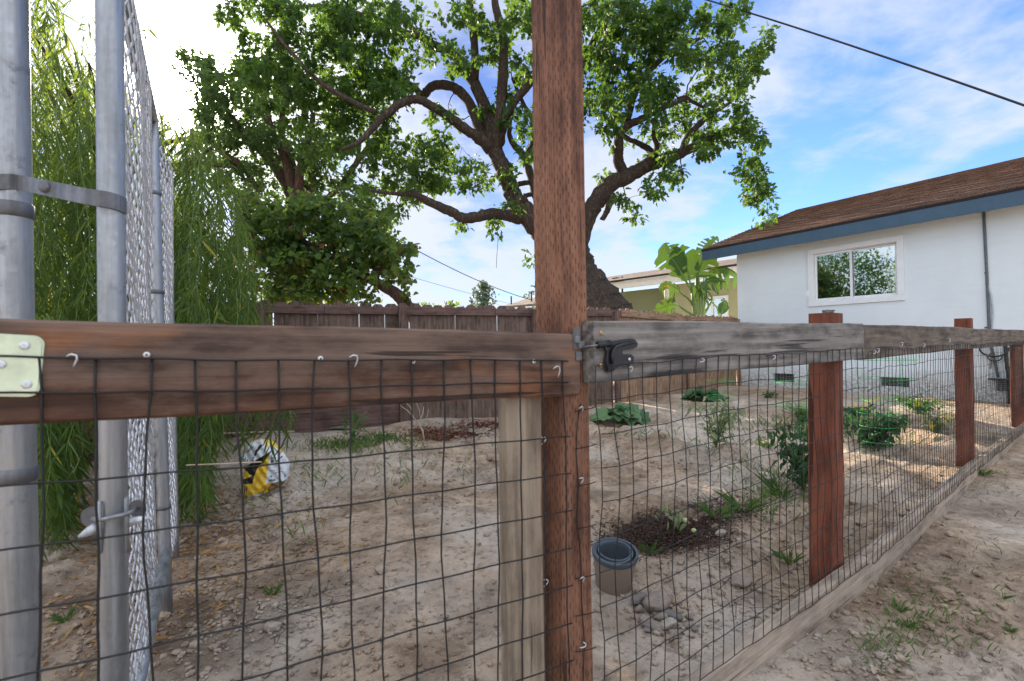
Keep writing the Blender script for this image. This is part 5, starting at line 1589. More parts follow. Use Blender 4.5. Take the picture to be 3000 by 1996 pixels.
place_mesh('crown', leaf_mesh('crown', cc_, rand_dirs(n_, -.4), rand_dirs(n_), L, L * .55, SIMPLE, M_leaf_oak), lt)

# ------------------------------------------------------------------ garden plants
def local_plant(name, base, label, cat='plant', group=None):
    return thing(name, base, label, cat, group)

def squash(u, v, R, H, n, label, mat=M_leaf_squash, leafR=.11, seed=0, name='squash_plant'):
    b = GP(u, v); root = local_plant(name, b, label)
    R_ = random.Random(seed); mb = MB(); C = []; D = []; N = []; L = []
    for i in range(n):
        a = R_.uniform(0, 6.283); rr = R * R_.random() ** .6; h = H * (1 - .6 * (rr / R) ** 2) * R_.uniform(.7, 1.1)
        tip = b + Vector((math.cos(a) * rr, math.sin(a) * rr, h))
        mid = b + Vector((math.cos(a) * rr * .45, math.sin(a) * rr * .45, h * .75))
        mb.tube([b, mid, tip], [.007, .005, .003], 5)
        C.append(tuple(tip)); D.append((math.cos(a) + R_.gauss(0, .3), math.sin(a) + R_.gauss(0, .3), -.15 + R_.gauss(0, .2))); N.append((R_.gauss(0, .25), R_.gauss(0, .25) - .2, 1)); L.append(leafR * R_.uniform(.7, 1.25))
    mb.build('stems', M_stem, root, smooth=True)
    L = np.array(L)
    LEAF5 = ([(-.05, 0), (-.22, .30), (.02, .56), (.22, .44), (.45, .55), (.58, .30), (.80, .22), (1, 0)], .1)
    C = np.array(C) - np.array(D) * L[:, None] * .3
    place_mesh('leaves', leaf_mesh('leaves', C, D, N, L * 1.5, L * 1.7, LEAF5, mat, fold=.35, droop=.22), root)
    return root

def bushy(name, u, v, R, H, n, label, mat, lL=.05, lW=.025, seed=0, stems=9, shape=SIMPLE, stemm=M_stem, droop=.3, cat='plant', lean=(0, 0), group=None):
    b = GP(u, v); root = local_plant(name, b, label, cat, group)
    R_ = random.Random(seed); mb = MB(); C = []; D = []; N = []
    for i in range(stems):
        a = R_.uniform(0, 6.283); rr = R * R_.uniform(.2, 1); h = H * R_.uniform(.6, 1.05)
        pts = [b, b + Vector((math.cos(a) * rr * .3, math.sin(a) * rr * .3, h * .5)), b + Vector((math.cos(a) * rr * .7 + lean[0] * .7, math.sin(a) * rr * .7, h * .85)), b + Vector((math.cos(a) * rr + lean[0], math.sin(a) * rr + lean[1], h))]
        mb.tube(pts, [.0045, .0038, .003, .0012], 5)
        for j in range(int(n / stems)):
            t_ = R_.uniform(.15, 1) * 3; k = min(2, int(t_)); p = pts[k].lerp(pts[k + 1], t_ - k)
            p = p + Vector((R_.gauss(0, 1), R_.gauss(0, 1), R_.gauss(0, .6))) * lL * .7
            C.append(tuple(p)); D.append((R_.gauss(0, 1), R_.gauss(0, 1), R_.gauss(0, .5) - droop)); N.append((R_.gauss(0, .5), R_.gauss(0, .5), 1))
    mb.build('stems', stemm, root, smooth=True)
    L = lL * rng.uniform(.6, 1.25, len(C))
    place_mesh('leaves', leaf_mesh('leaves', C, D, N, L, L * lW / lL, shape, mat, fold=.3, droop=droop), root)
    return root

squash(1815, 1242, .27, .16, 34, 'broad leafed squash plant just right of the tall post', seed=1)
squash(2062, 1180, .34, .20, 34, 'squash plant in a dug basin below the grey rail, in front of the board fence', seed=2, leafR=.13)
squash(2070, 1118, .22, .24, 22, 'yellow green leafy plant against the far board fence corner', mat=M_leaf_pale, seed=3, leafR=.10, name='leafy_plant')
squash(1820, 1166, .10, .05, 9, 'tiny seedling far behind the broad leafed squash', seed=31, leafR=.04, name='seedling')
bushy('pepper_plant', 2098, 1312, .20, .38, 240, 'spindly pale leafed plant with bare stems in the middle of the garden', M_leaf_pale, .055, .026, 4, 12, droop=.4)
bushy('carrot_plant', 2352, 1242, .18, .22, 800, 'feathery bright green plant inside a green wire cage left of the red post', M_leaf_bright, .030, .008, 5, 16, droop=0)
bushy('low_green_plant', 2418, 1240, .26, .12, 320, 'low bright green spreading plant right behind the big red post', M_leaf_bright, .04, .025, 6, 10)
bushy('tomato_plant', 2355, 1440, .22, .46, 330, 'tall rambling tomato plant beside the left edge of the big red post', M_leaf_dark, .055, .028, 7, 14, droop=.5)
bushy('dark_leafy_plant', 2562, 1322, .26, .26, 460, 'dense dark green plant just right of the big red post', M_leaf_dark, .065, .040, 8, 16, droop=.35)
bushy('leafy_seedling', 2258, 1166, .13, .08, 60, 'small dark leafy plant below the left foundation vent', M_leaf_dark, .05, .035, 9, 6)
bushy('flowering_plant', 2690, 1215, .26, .20, 300, 'pale green plant with yellow flowers near the house wall', M_leaf_bright, .05, .03, 10, 10)
bushy('flowering_plant', 2745, 1262, .20, .20, 160, 'second yellow flowering plant, closer to the third post', M_leaf_pale, .05, .03, 11, 8)
bushy('vine_plant', 2520, 1218, .22, .10, 160, 'low vine with yellow blossoms against the house foundation', M_leaf_bright, .045, .03, 12, 8)
bushy('sapling', 1238, 1282, .16, .0, 8, 'x', M_leaf_pale, .02, .01, 13, 2) if False else None
bushy('milkweed_plant', 1030, 1300, .12, .27, 110, 'upright narrow leafed weed on the dirt bank near the back fence', M_leaf_bright, .07, .018, 14, 5, droop=.1)
bushy('wilted_seedling', 1985, 1560, .06, .13, 18, 'wilted grey green seedling drooping over the dark mulch patch', M_leaf_pale, .05, .022, 15, 3, shape=HEART, droop=.8)
bushy('weed', 1478, 1262, .07, .12, 30, 'dark twiggy weed just left of the pale gate stile', M_leaf_dark, .035, .015, 16, 4)
bushy('weed', 1310, 1222, .08, .08, 40, 'small green weed behind the bare sapling', M_leaf_bright, .04, .015, 17, 4)
# yellow blossoms
M_yel = plain('yellow_petal', (.80, .62, .05), .6)

# bare sapling
b = GP(1243, 1290); sp = thing('bare_sapling', b, 'leafless grey sapling with forked twigs in front of the back fence', 'sapling')
zd = (b - CAM).dot(fwd); mb = MB()
def S(u, v): return P(u, v, zd)
mb.tube([b - Vector((0, 0, .03)), S(1238, 1262), S(1226, 1240), S(1238, 1215), S(1242, 1190)], [.011, .010, .008, .006, .003], 6)
mb.tube([S(1226, 1240), S(1210, 1222), S(1203, 1195), S(1190, 1180)], [.007, .006, .004, .002], 5)
mb.tube([S(1214, 1226), S(1196, 1205), S(1172, 1188)], [.005, .004, .002], 5)
mb.tube([S(1232, 1230), S(1228, 1200), S(1220, 1180)], [.005, .003, .002], 5)
mb.tube([S(1234, 1255), S(1250, 1225), S(1256, 1200)], [.004, .003, .0015], 5)
mb.build('trunk', M_stem_pale, sp, smooth=True)

# unripe fruits by the mulch
def fruit(u, v, r, label):
    b = GP(u, v); root = thing('green_tomato', b, label, 'tomato')
    mb = MB(); mb.lathe([(0, 0), (r * .6, r * .12), (r * .95, r * .6), (r, r), (r * .9, r * 1.4), (r * .5, r * 1.75), (0, r * 1.68)], 14); mb.build('fruit', plain('pale_green_skin', (.42, .48, .24), .3), root, Matrix.Translation(b), smooth=True)
    mb = MB(); mb.tube([b + Vector((0, 0, r * 1.6)), b + Vector((.004, 0, r * 2))], .002, 5); mb.build('stalk', M_stem, root)
fruit(2007, 1534, .017, 'pale green tomato lying on the mulch behind the seedling')
fruit(2033, 1562, .014, 'smaller pale green tomato at the right of the seedling')

# tomato cages
def cage(u, v, r0, r1, H, label, rings=(.35, .7, 1.0), proto=[None]):
    b = GP(u, v)
    if proto[0] is None:
        root = thing('tomato_cage', (0, 0, 0), label, 'plant cage', 'green wire plant cages')
        for k in range(3):
            a = k * 2.094 + .4
            mb = MB(); mb.tube([Vector((.72 * math.cos(a), .72 * math.sin(a), -.05)), Vector((math.cos(a), math.sin(a), 1.0))], .0045, 5)
            mb.build('leg', M_cagewire, root, local=True)
        for h in rings:
            rr = .72 + .28 * h
            mb = MB(); mb.tube([Vector((rr * math.cos(j * .2618), rr * math.sin(j * .2618), h * .97)) for j in range(24)], .004, 5, closed=True)
            mb.build('ring', M_cagewire, root, local=True)
        proto[0] = root
    else:
        src = proto[0]; root = src.copy(); col.objects.link(root)
        for ch in src.children:
            c2 = ch.copy(); col.objects.link(c2); c2.parent = root
        root['label'] = label
    root.location = b; root.scale = (r1, r1, H)
    return root
cage(2112, 1205, .1, .19, .56, 'green wire plant cage over the squash plant by the far fence corner')
cage(2340, 1255, .1, .22, .66, 'green wire plant cage round the feathery plant left of the big red post')
cage(2600, 1240, .1, .26, .66, 'green wire plant cage below the right foundation vent')
cage(2575, 1335, .1, .14, .36, 'short green wire plant cage hidden in the dense dark green plant')
for (u, v) in [(2520, 1188), (2505, 1200), (2720, 1175), (2716, 1230), (2722, 1255), (2735, 1245), (2700, 1200)]:
    pass
def blossoms(name_root, pts):
    mb = MB()
    for (u, v, z_) in pts:
        c_ = P(u, v, z_)
        for k in range(5):
            a = k * 1.257; dv = Vector((math.cos(a), -.2, math.sin(a))) * .022; mb.add([c_, c_ + dv + Vector((0, 0, .008)), c_ + dv * 1.1, c_ + dv - Vector((0, 0, .008))], [(0, 1, 2, 3)])
    return mb
for root in [o for o in bpy.data.objects if o.parent is None and o.name in ('flowering_plant', 'flowering_plant.001', 'vine_plant')]:
    l = root.location; mb = MB()
    for k in range(9):
        c_ = Vector((l.x + random.gauss(0, .12), l.y - .08 + random.gauss(0, .05), l.z + random.uniform(.08, .22)))
        for j in range(5):
            a = j * 1.257; dv = Vector((math.cos(a), -.3, math.sin(a))) * .02
            mb.add([c_, c_ + dv + Vector((0, .004, .008)), c_ + dv * 1.15, c_ + dv - Vector((0, -.004, .008))], [(0, 1, 2, 3)])
    mb.build('blossoms', M_yel, root)

# ------------------------------------------------------------------ grass tufts and weeds
def tuft_mesh(n, H, spread, seed):
    r_ = np.random.default_rng(seed)
    a = r_.uniform(0, 6.283, n); ln = H * r_.uniform(.5, 1.1, n)
    C = np.stack([np.cos(a) * spread * .25 * r_.random(n), np.sin(a) * spread * .25 * r_.random(n), np.zeros(n) - .004], -1)
    lean = r_.uniform(.15, .9, n)
    D_ = np.stack([np.cos(a) * lean, np.sin(a) * lean, np.ones(n)], -1)
    N_ = np.stack([-np.cos(a), -np.sin(a), lean], -1)
    return leaf_mesh('blades', C, D_, N_, ln, .0045 + .003 * r_.random(n), BLADE, M_grass, fold=.3, droop=.45)
tm = [tuft_mesh(26, .11, .10, 1), tuft_mesh(40, .08, .12, 2), tuft_mesh(14, .16, .06, 3)]
def tuft(u, v, s, k, label, group=None):
    b = GP(u, v); root = thing('grass_tuft', b, label, 'grass tuft', group)
    o = bpy.data.objects.new('blades', tm[k]); link(o, root, local=True)
    root.scale = (s, s, s); root.rotation_euler = (0, 0, random.uniform(0, 6))
for (u, v, s, k, lab) in [
    (1908, 1625, .75, 0, 'single small grass tuft at the front edge of the dark mulch patch'),
    (2100, 1520, 1.0, 2, 'pale long bladed grass clump behind the mulch patch'),
    (2180, 1500, 1.1, 2, 'long bladed grass clump right of the mulch patch'),
    (2290, 1450, 1.2, 2, 'tall thin grass clump at the foot of the rambling tomato plant'),
    (2245, 1310, 1.0, 1, 'short green grass clump between the spindly plant and the red post'),
    (2310, 1650, .8, 0, 'dry looking tuft near the foot of the big red post'),
    (2660, 1835, .42, 1, 'wide grass clump on the path beside the base board'),
    (2640, 1790, .36, 0, 'smaller grass tuft touching the base board on the path side'),
    (2880, 1390, .8, 1, 'green grass clump growing at the base board near the third post'),
    (2870, 1800, .25, 0, 'bright little tuft in the lower right sunlit dirt'),
    (2960, 1850, .3, 1, 'bright grass sprig at the right edge of the path'),
    (2940, 1755, .26, 2, 'thin upright grass sprig on the path near the right edge'),
    (2800, 1740, .22, 0, 'tiny tuft in the middle of the dirt path'),
    (330, 1795, .6, 1, 'green weed sprig on the leaf litter at lower left'),
    (800, 1740, .5, 0, 'lone grass sprig left of the gate in bare soil'),
    (190, 1820, .5, 0, 'dark grass sprig between the two steel pipes')]:
    tuft(u, v, s, k, lab)
# green weed strip along the bank by the back fence + thin grass: stuff
def scatter_blades(name, label, spots, H, mat, wmul=1.0, cat='grass'):
    C = []; Dd = []; N_ = []; Ls = []
    for (u, v, su, sv, n) in spots:
        for g in GPN(u + rng.normal(size=n) * su, np.maximum(1130, v + rng.normal(size=n) * sv)):
            a = rng.uniform(0, 6.28); ln = rng.uniform(.1, .8)
            C.append((g[0], g[1], g[2] - .004)); Dd.append((math.cos(a) * ln, math.sin(a) * ln, 1)); N_.append((-math.cos(a), -math.sin(a), ln)); Ls.append(H * rng.uniform(.4, 1.2))
    L = np.array(Ls)
    o = place_mesh(name, leaf_mesh(name, C, Dd, N_, L, L * .07 * wmul, BLADE, mat, fold=.2, droop=.35), None)
    tagp(o, label, cat, kind='stuff'); return o
scatter_blades('grass', 'thin green grass along the dirt bank near the back fence', [(1000, 1310, 60, 10, 330), (1130, 1290, 50, 9, 240), (940, 1390, 50, 25, 60), (1080, 1310, 70, 12, 160), (1190, 1400, 60, 30, 50), (700, 1450, 60, 40, 30),
                                                                                                (850, 1560, 50, 60, 20), (1330, 1340, 60, 30, 30)], .085, M_grass)
scatter_blades('weeds', 'scattered thin weeds among the garden plants', [(2330, 1250, 70, 14, 260), (2240, 1330, 60, 40, 120), (2290, 1440, 60, 40, 160), (2480, 1240, 90, 20, 220), (2640, 1260, 70, 30, 160), (2120, 1290, 60, 16, 70), (2060, 1310, 40, 12, 30),
                                                                   (1860, 1275, 60, 8, 40), (2200, 1480, 80, 30, 60), (2700, 1180, 80, 14, 140)], .085, M_grass, cat='weeds')
scatter_blades('path_weeds', 'thin trodden grass in the shaded path soil', [(2700, 1800, 60, 60, 240), (2600, 1880, 60, 50, 110), (2560, 1900, 40, 40, 60), (2860, 1640, 60, 60, 50), (2900, 1400, 50, 30, 90), (2860, 1860, 80, 60, 60)], .035, M_grass, 1.4, cat='grass')
scatter_blades('dry_grass', 'dry grass stubble at the foot of the board fence', [(1830, 1135, 70, 8, 260), (1960, 1130, 60, 7, 200), (2480, 1680, 50, 30, 120), (2300, 1640, 60, 60, 60), (1700, 1120, 60, 6, 60)], .06, M_drygrass, cat='dry grass')

# ------------------------------------------------------------------ leaf litter, clods, mulch
def litter(name, label, spots, size, mat, shape=SIMPLE, asp=.3, cat='leaves', lift=.004):
    C = []; Dd = []; N_ = []
    for (u, v, su, sv, n) in spots:
        for g in GPN(u + rng.normal(size=n) * su, v + rng.normal(size=n) * sv):
            a = rng.uniform(0, 6.28)
            C.append((g[0], g[1], g[2] + lift + rng.uniform(0, .012))); Dd.append((math.cos(a), math.sin(a), rng.normal() * .25)); N_.append((rng.normal() * .35, rng.normal() * .35, 1))
    L = size * rng.uniform(.5, 1.3, len(C))
    o = place_mesh(name, leaf_mesh(name, C, Dd, N_, L, L * asp, shape, mat, fold=.5, droop=.2), None)
    return tagp(o, label, cat, kind='stuff')
M_dry = leafmat('fallen_leaf', (.20, .085, .035), (.50, .32, .12), .15, rough=.8)
M_deadleaf = leafmat('pale_dead_leaf', (.26, .18, .12), (.46, .37, .28), .1, rough=.85)
M_mulch = leafmat('mulch_chip', (.030, .018, .014), (.115, .065, .048), .0, rough=.9)
M_mulchred = leafmat('red_mulch_chip', (.10, .032, .018), (.22, .08, .05), .0, rough=.9)
litter('fallen_leaves', 'dry orange and yellow willow leaves scattered on the soil at left',
       [(560, 1560, 90, 60, 260), (350, 1600, 90, 60, 220), (700, 1500, 70, 40, 120), (330, 1800, 130, 90, 180), (620, 1700, 90, 90, 90), (860, 1480, 60, 60, 40), (1000, 1600, 60, 40, 30), (230, 1500, 60, 60, 100), (640, 1480, 40, 30, 60), (800, 1400, 80, 30, 40)], .048, M_dry, WILLOW, .2)
litter('dead_leaves', 'pale dead lobed leaves lying about the garden and the path',
       [(2650, 1930, 60, 40, 8), (2730, 1905, 40, 30, 6), (2560, 1960, 30, 20, 4), (2300, 1500, 200, 150, 10), (1900, 1900, 100, 60, 5), (1200, 1500, 200, 100, 14), (2120, 1575, 20, 12, 5), (1750, 1560, 30, 20, 4), (1400, 1880, 60, 40, 4), (2100, 1250, 60, 30, 6)], .032, M_deadleaf, LOBED, .8)
litter('mulch', 'dark shredded bark mulch round the wilted seedling', [(1950, 1560, 78, 28, 3600), (1870, 1590, 60, 14, 1000), (2060, 1560, 45, 28, 1300), (2150, 1490, 60, 18, 700)], .022, M_mulch, SIMPLE, .35, 'mulch')
litter('red_mulch', 'reddish bark mulch round the bare sapling', [(1300, 1272, 55, 9, 1100), (1420, 1245, 50, 7, 500), (1500, 1250, 40, 6, 200)], .035, M_mulchred, SIMPLE, .4, 'mulch')
litter('straw', 'pale straw bits and stems scattered over the soil', [(2300, 1600, 250, 150, 160), (1900, 1700, 150, 120, 90), (2000, 1400, 200, 80, 120), (2200, 1750, 200, 100, 80), (1200, 1500, 300, 150, 120), (2700, 1700, 120, 160, 90), (2430, 1700, 60, 40, 90)], .035, M_drygrass, BLADE, .05, 'straw')

def rock_verts(seed, n=2, rough=.22):
    bm_v = []
    import bmesh
    bm = bmesh.new(); bmesh.ops.create_icosphere(bm, subdivisions=n, radius=1.0)
    R_ = random.Random(seed)
    pl = [(Vector((R_.gauss(0, 1), R_.gauss(0, 1), R_.gauss(0, 1))).normalized(), R_.uniform(.6, .92)) for _ in range(9)]
    for v_ in bm.verts:
        for n_, d_ in pl:
            q = v_.co.dot(n_)
            if q > d_: v_.co -= n_ * (q - d_)
        v_.co *= 1 + R_.uniform(-rough, rough) * .25
    V = [tuple(v_.co) for v_ in bm.verts]; F = [[v_.index for v_ in f.verts] for f in bm.faces]
    bm.free(); return V, F
def rockmesh(name, seed, mat, n=3):
    V, F = rock_verts(seed, n); mb = MB(); mb.add(V, F); return mb.mesh(name, mat, True)
def clods():
    V0 = [rock_verts(s, 1, .5) for s in range(6)]
    Vs = []; idx = []; off = 0; cnt = []
    spots = [(560, 1750, 140, 130, 700), (300, 1850, 160, 90, 380), (800, 1600, 160, 120, 420), (1000, 1850, 240, 90, 380), (2000, 1750, 200, 100, 360), (2300, 1550, 200, 150, 420), (1400, 1500, 250, 150, 300), (2100, 1380, 200, 60, 240),
             (2650, 1650, 130, 200, 260), (2850, 1850, 130, 100, 130), (2500, 1950, 100, 30, 120), (1200, 1380, 260, 60, 300), (700, 1480, 120, 80, 260)]
    for (u, v, su, sv, n) in spots:
        for g in GPN(u + rng.normal(size=n) * su, np.maximum(1200, v + rng.normal(size=n) * sv)):
            g = Vector(g); s = .0045 * math.exp(rng.normal() * .55) * (1.0 + .25 * (g.y - 1))
            V, F = V0[int(rng.integers(0, 6))]; a = rng.uniform(0, 6.28); ca, sa = math.cos(a), math.sin(a)
            A = np.array(V); A = A * s * np.array([1.2, 1, .7])
            A = np.stack([A[:, 0] * ca - A[:, 1] * sa + g.x, A[:, 0] * sa + A[:, 1] * ca + g.y, A[:, 2] + g.z + s * .3 + .002], -1)
            Vs.append(A); idx.append((np.array(F) + off).ravel()); cnt += [3] * len(F); off += len(A)
    me = np_mesh('soil_clods', np.concatenate(Vs), cnt, np.concatenate(idx), M_soil, None, False)
    o = place_mesh('soil_clods', me, None); tagp(o, 'small crumbly clods of dry soil', 'soil', kind='stuff')
clods()

def stone_mat(name, c):
    m, t = newmat(name); co = t.n('ShaderNodeTexCoord').outputs['Object']; rnd = t.n('ShaderNodeObjectInfo').outputs['Random']
    n1 = t.noise(co, 1.5, 6, .6); n2 = t.noise(co, 9, 6, .7)
    cc = t.mix(t.ramp(n1, .3, .7), tuple(x * .7 for x in c), c); cc = t.mix(t.ramp(n2, .55, .7, 0, .5), cc, tuple(min(1, x * 1.5) for x in c))
    cc = t.mix(t.m('MULTIPLY', rnd, .6), cc, (.30, .235, .185))
    b = t.n('ShaderNodeBsdfPrincipled', {'Base Color': cc, 'Roughness': .75, 'Normal': bumpn(t, t.m('ADD', n1, t.m('MULTIPLY', n2, .4)), .5, .08)}); finish(t, b.outputs[0]); return m
MS = [stone_mat('grey_stone', (.175, .17, .16)), stone_mat('warm_stone', (.30, .24, .195)), stone_mat('pale_stone', (.50, .44, .36))]
def stone(u, v, s, k, label, seed, squash_=(1, .8, .6), rot=0, group=None, dz=0):
    g = GP(u, v)
    o = bpy.data.objects.new('stone', rockmesh('stone', seed, MS[k])); col.objects.link(o)
    o.location = (g.x, g.y, g.z + s * squash_[2] * .85 + dz); o.rotation_euler = (random.uniform(-.2, .2), random.uniform(-.2, .2), rot); o.scale = (s * squash_[0], s * squash_[1], s * squash_[2])
    tagp(o, label, 'stone', group)
# heap: photo width about 150 px at ~1.9 m
stone(1925, 1790, .058, 1, 'largest lumpy grey brown rock in the middle of the stone heap', 2, (1.05, .75, .62), .3)
stone(1877, 1772, .034, 0, 'smooth rounded grey cobble at the back left of the heap', 3, (1.25, .8, .7), .5)
stone(1872, 1795, .017, 1, 'small reddish brown pebble under the smooth grey cobble', 4, (1, .9, .9))
stone(1893, 1833, .026, 1, 'blocky brown stone at the left front of the heap', 5, (1.1, .9, .8), .2)
stone(1960, 1843, .034, 2, 'pale angular stone at the front of the heap', 6, (1.3, .8, .55), .2)
stone(1940, 1818, .022, 1, 'tan rounded stone wedged between the big rock and the pale stone', 7, (1.3, .8, .7), -.3)
stone(1972, 1815, .028, 0, 'dark grey oblong stone at the right side of the heap', 8, (1.3, .7, .6), -.5)
stone(1925, 1850, .026, 1, 'long brown stone leaning at the heap front', 9, (.8, 1.3, .6), .5)
stone(1908, 1842, .024, 0, 'bluish grey flat stone beside the blocky brown one', 10, (1.2, .9, .5), -.5)
stone(1975, 1870, .026, 1, 'jagged light brown stone at the bottom right of the heap', 11, (1.2, .8, .6), .9)
stone(1895, 1853, .015, 0, 'small grey chip at the lower left edge of the heap', 12)
stone(2010, 1840, .016, 1, 'reddish round pebble just right of the heap', 13)
stone(2170, 1715, .036, 1, 'half buried brown rock in the soil midway to the base board', 14, (1.2, .9, .5), .2)
stone(2115, 1568, .030, 2, 'pale broken rock at the right rim of the mulch patch', 15, (1.3, .8, .5), .4)
stone(2385, 1555, .040, 1, 'brown stone beside the left foot of the big red post', 16, (1.2, .9, .6))
stone(2026, 1868, .013, 2, 'little light pebble off the right end of the heap', 19)
lab = 'one of the thumb sized pebbles strewn round the stone heap'
for i, (u, v) in enumerate([(1950, 1868), (1985, 1842), (1994, 1820), (1940, 1862), (2020, 1815), (1963, 1805), (1915, 1858), (1990, 1800), (2000, 1858), (1885, 1812), (2035, 1850), (1958, 1880), (1930, 1840), (1905, 1810), (1950, 1830)]):
    stone(u, v, random.uniform(.008, .016), i % 2, lab, 30 + i, (1.1, .9, .75), random.uniform(0, 3), 'small pebbles round the heap')

# ------------------------------------------------------------------ nested flower pots
M_pot = plain('taupe_plastic', (.20, .15, .112), .55, 0, .06, 8, .1)
M_potrim = plain('slate_plastic', (.050, .062, .078), .5, 0, .06, 8, .1)
g = GP(1797, 1712); zq = (g - CAM).dot(fwd)
r_ = 67 * zq / FPX * .985
print('pot', g, r_)
def pot(nm, label, rr, H, dz, mat, tilt, group):
    root = thing(nm, g + Vector((0, 0, dz)), label, 'pot', group)
    mb = MB(); mb.lathe([(0, .0), (rr * .76, 0), (rr * .78, .004), (rr * .93, H * .86), (rr * .93, H * .97), (rr * .89, H * .97), (rr * .88, H * .86), (rr * .74, .006), (0, .006)], 40)
    o = mb.build('body', mat, root, local=True, smooth=True)
    mb = MB(); mb.lathe([(rr * .935, H * .86), (rr * .985, H * .87), (rr, H * .90), (rr, H * .975), (rr * .985, H), (rr * .90, H * 1.0), (rr * .885, H * .985), (rr * .88, H * .87)], 40); mb.build('rim', M_potrim, root, local=True, smooth=True)
    root.rotation_euler = tilt
Hp = r_ * 1.72
pot('flower_pot', 'taupe flower pot with a blue grey rim, outermost of the nested pots', r_, Hp, -.004, M_pot, (.20, .02, 0), None)
pot('flower_pot', 'middle blue grey pot nested in the taupe pot', r_ * .84, Hp * .86, Hp * .10, M_potrim, (.22, -.02, 0), None)
pot('flower_pot', 'innermost dark blue grey pot of the nested stack', r_ * .74, Hp * .80, Hp * .15, M_potrim, (.18, .02, 0), None)

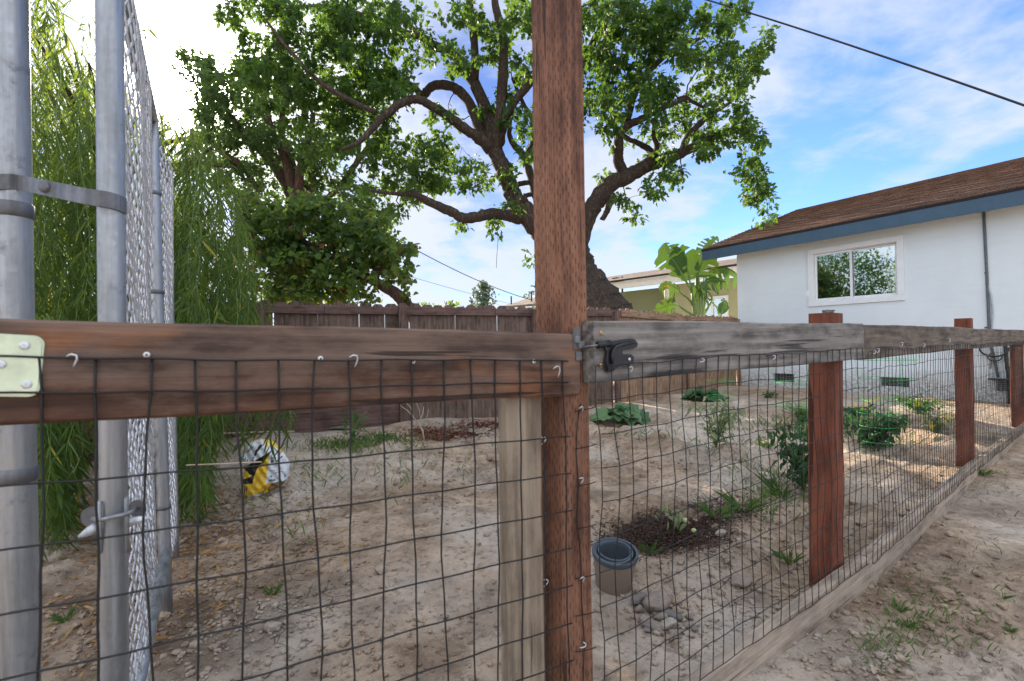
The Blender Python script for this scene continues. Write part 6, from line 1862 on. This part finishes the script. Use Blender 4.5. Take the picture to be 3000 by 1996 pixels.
# ------------------------------------------------------------------ crumpled sack
def sack():
    b = GP(775, 1446); zq = (b - CAM).dot(fwd)
    root = thing('crumpled_sack', b, 'crumpled yellow and white bag with black print slumped under the willow', 'bag')
    mY = plain('yellow_bag', (.85, .52, .03), .45, 0, .12, 9, .5, .01); mW = plain('white_bag', (.70, .72, .76), .45, 0, .10, 9, .5, .01); mK = plain('black_print_and_shade', (.02, .018, .016), .5); mG = plain('grey_print', (.22, .23, .26), .5); mD = plain('dirty_yellow', (.25, .16, .07), .8)
    sc_ = zq / FPX / 5.228
    def Q(x, y): return ((x - 640) * sc_, (1300 - y) * sc_)
    out_l = [(340, 800), (320, 650), (385, 600), (415, 500), (470, 455), (600, 432), (740, 465), (825, 545), (860, 600), (930, 700), (985, 800), (990, 880), (960, 1060), (880, 1160), (740, 1210), (640, 1255), (560, 1290), (440, 1300), (345, 1240), (335, 1100), (350, 1000), (370, 870)]
    def inside(poly, x, y):
        c = False; n = len(poly)
        for i in range(n):
            x1, y1 = poly[i]; x2, y2 = poly[i - 1]
            if (y1 > y) != (y2 > y) and x < (x2 - x1) * (y - y1) / (y2 - y1) + x1: c = not c
        return c
    flap = [(310, 650), (415, 500), (470, 450), (600, 425), (745, 600), (600, 670), (370, 805), (335, 800)]
    hole = [(370, 805), (600, 672), (745, 598), (690, 680), (600, 790), (560, 830), (400, 850), (360, 840)]
    white = [(720, 600), (700, 500), (640, 460), (625, 432), (650, 450), (740, 520), (800, 560), (1000, 760), (1000, 900), (960, 1070), (668, 1065), (705, 800)]
    blk = [(385, 850), (560, 830), (520, 920), (490, 1062), (345, 1060), (350, 1000), (440, 960), (485, 940), (430, 900), (440, 890), (390, 855)]
    whb = [(455, 1212), (650, 1215), (640, 1250), (500, 1262), (490, 1300), (440, 1300)]
    marks = [[(590, 490), (632, 495), (560, 590), (548, 632), (520, 640), (530, 570)], [(745, 740), (790, 728), (790, 745), (745, 775)], [(815, 745), (885, 690), (900, 705), (830, 760)],
             [(500, 650), (522, 655), (505, 690), (525, 712), (492, 710)], [(355, 1085), (366, 1085), (356, 1235), (345, 1225)], [(378, 1085), (392, 1085), (382, 1250), (368, 1245)], [(408, 1085), (424, 1085), (400, 1265), (388, 1258)],
             [(388, 655), (394, 655), (398, 690), (390, 690)], [(420, 690), (426, 690), (430, 730), (422, 730)], [(446, 680), (452, 680), (458, 715), (450, 715)], [(345, 720), (350, 720), (356, 760), (350, 760)]]
    grey = [[(400, 600), (470, 500), (500, 520), (440, 590)], [(715, 1010), (805, 1020), (805, 1050), (712, 1045)], [(725, 980), (745, 950), (760, 990)], [(845, 995), (860, 985), (870, 1000)], [(915, 970), (930, 955), (945, 1020), (925, 1030)], [(745, 650), (790, 715), (745, 740)], [(730, 880), (850, 890), (850, 896), (730, 888)], [(740, 915), (900, 925), (900, 931), (740, 922)]]
    st = 10; xs = list(range(300, 1020, st)); ys = list(range(420, 1320, st))
    vid = {}; V = []; F = []; Mi = []
    cen = (660, 880)
    def dist_edge(x, y):
        m = 1e9; n = len(out_l)
        for i in range(n):
            x1, y1 = out_l[i]; x2, y2 = out_l[i - 1]; dx, dy = x2 - x1, y2 - y1
            t = max(0, min(1, ((x - x1) * dx + (y - y1) * dy) / (dx * dx + dy * dy))); m = min(m, math.hypot(x - x1 - t * dx, y - y1 - t * dy))
        return m
    def vert(x, y, back):
        k = (x, y, back)
        if k not in vid:
            d = dist_edge(x, y) if inside(out_l, x, y) else 0
            prof = math.sqrt(min(1, d / 150)) * .075
            fold = .010 * math.sin(x * .021 + y * .013) + .007 * math.sin(x * .05 - y * .035) + .012 * float(vnoise(x, y, .02, 9)) + .006 * float(vnoise(x, y, .06, 4))
            fold *= min(1, d / 30)
            if inside(hole, x, y): prof -= .05
            if inside(flap, x, y): prof += .02
            yy = (-prof - fold) if not back else prof * .9 + fold
            a, h = Q(x, y); vid[k] = len(V); V.append((a, yy + h * .12, h + .0))
        return vid[k]
    for x in xs:
        for y in ys:
            cx, cy = x + st / 2, y + st / 2
            if not inside(out_l, cx, cy): continue
            m = 0
            if inside(white, cx, cy): m = 1
            if inside(flap, cx, cy): m = 1
            if inside(blk, cx, cy): m = 2
            if cy > 1070 and cx > 700 and cx + cy > 1830: m = 4
            if inside(whb, cx, cy): m = 1
            if inside(hole, cx, cy): m = 2  # shade inside the bag's opening, coloured black
            if any(inside(q, cx, cy) for q in grey): m = 3
            if any(inside(q, cx, cy) for q in marks): m = 2
            F.append((vert(x, y + st, 0), vert(x + st, y + st, 0), vert(x + st, y, 0), vert(x, y, 0))); Mi.append(m)
            F.append((vert(x, y, 1), vert(x + st, y, 1), vert(x + st, y + st, 1), vert(x, y + st, 1))); Mi.append(0)
    # rim between front and back
    edges = {}
    for f in F:
        for i in range(4):
            e = (f[i], f[(i + 1) % 4]); edges[e] = 1
    inv = {v: k for k, v in vid.items()}
    for (a, b_) in list(edges):
        if (b_, a) not in edges:
            ka, kb = inv[a], inv[b_]
            if ka[2] == 0:
                F.append((b_, a, vid[(ka[0], ka[1], 1)], vid[(kb[0], kb[1], 1)])); Mi.append(0)
    me = np_mesh('bag', V, [4] * len(F), [i for f in F for i in f], [mY, mW, mK, mG, mD], Mi, True)
    az = math.atan2(b.x, b.y)
    o = bpy.data.objects.new('bag', me); link(o, root, Matrix.Translation(b - Vector((0, 0, .01))) @ Matrix.Rotation(-az * .8, 4, 'Z'))
sack()

# ------------------------------------------------------------------ sticks, boards, clutter by the back fence
def stick(name, pts, h, t_, mat, label, cat='board'):
    o = beam(name, pts[0], pts[1], h, t_, mat, None, seg=.15); tagp(o, label, cat); return o
stick('garden_stake', [P(545, 1364, 2.45), P(765, 1354, 2.5)], .008, .008, M_stick, 'thin bleached stick lying across the front of the crumpled bag', 'stick')
stick('lath_strip', [P(655, 1270, 4.3), P(862, 1264, 4.4)], .012, .012, M_stick, 'long thin lath strip low against the dark fence behind the bag', 'stick')
a = GP(930, 1264); b = GP(1022, 1262)
o = beam('loose_board', a + Vector((0, 0, .03)), b + Vector((0, 0, .03)), .02, .09, M_rail_grey, None); tagp(o, 'short grey board lying flat on the soil near the back fence', 'board')
a = GP(948, 1252); b = GP(975, 1243)
o = beam('bark_piece', a + Vector((0, 0, .05)), b + Vector((0, 0, .06)), .02, .02, M_backR, None); tagp(o, 'broken reddish wood scrap resting behind the short grey board', 'wood scrap')
pl = thing('lattice_panel', P(690, 1250, 4.55), 'broken grey lattice panel leaning low against the dark back fence', 'lattice')
zq = 4.5
for (u0, v0, u1, v1) in [(640, 1225, 760, 1215), (640, 1245, 790, 1238), (650, 1262, 770, 1258)]:
    beam('slat', P(u0, v0, zq), P(u1, v1, zq + .1), .035, .008, M_back, pl)
for u in (655, 685, 715, 745): beam('slat', P(u, 1275, zq - .02), P(u + 14, 1205, zq + .03), .03, .008, M_back, pl, upv=(0, 0, 1)) if False else beam('slat', P(u, 1275, zq - .02), P(u + 14, 1205, zq + .03), .03, .008, M_back, pl, upv=(1, 0, 0.01))
stick('leaning_board', [P(800, 1213, 4.72), P(1000, 1196, 5.0)], .045, .02, M_backrail, 'long brown board leaning above the kick board of the dark fence')
# green leaf scraps on the soil near the gate's left
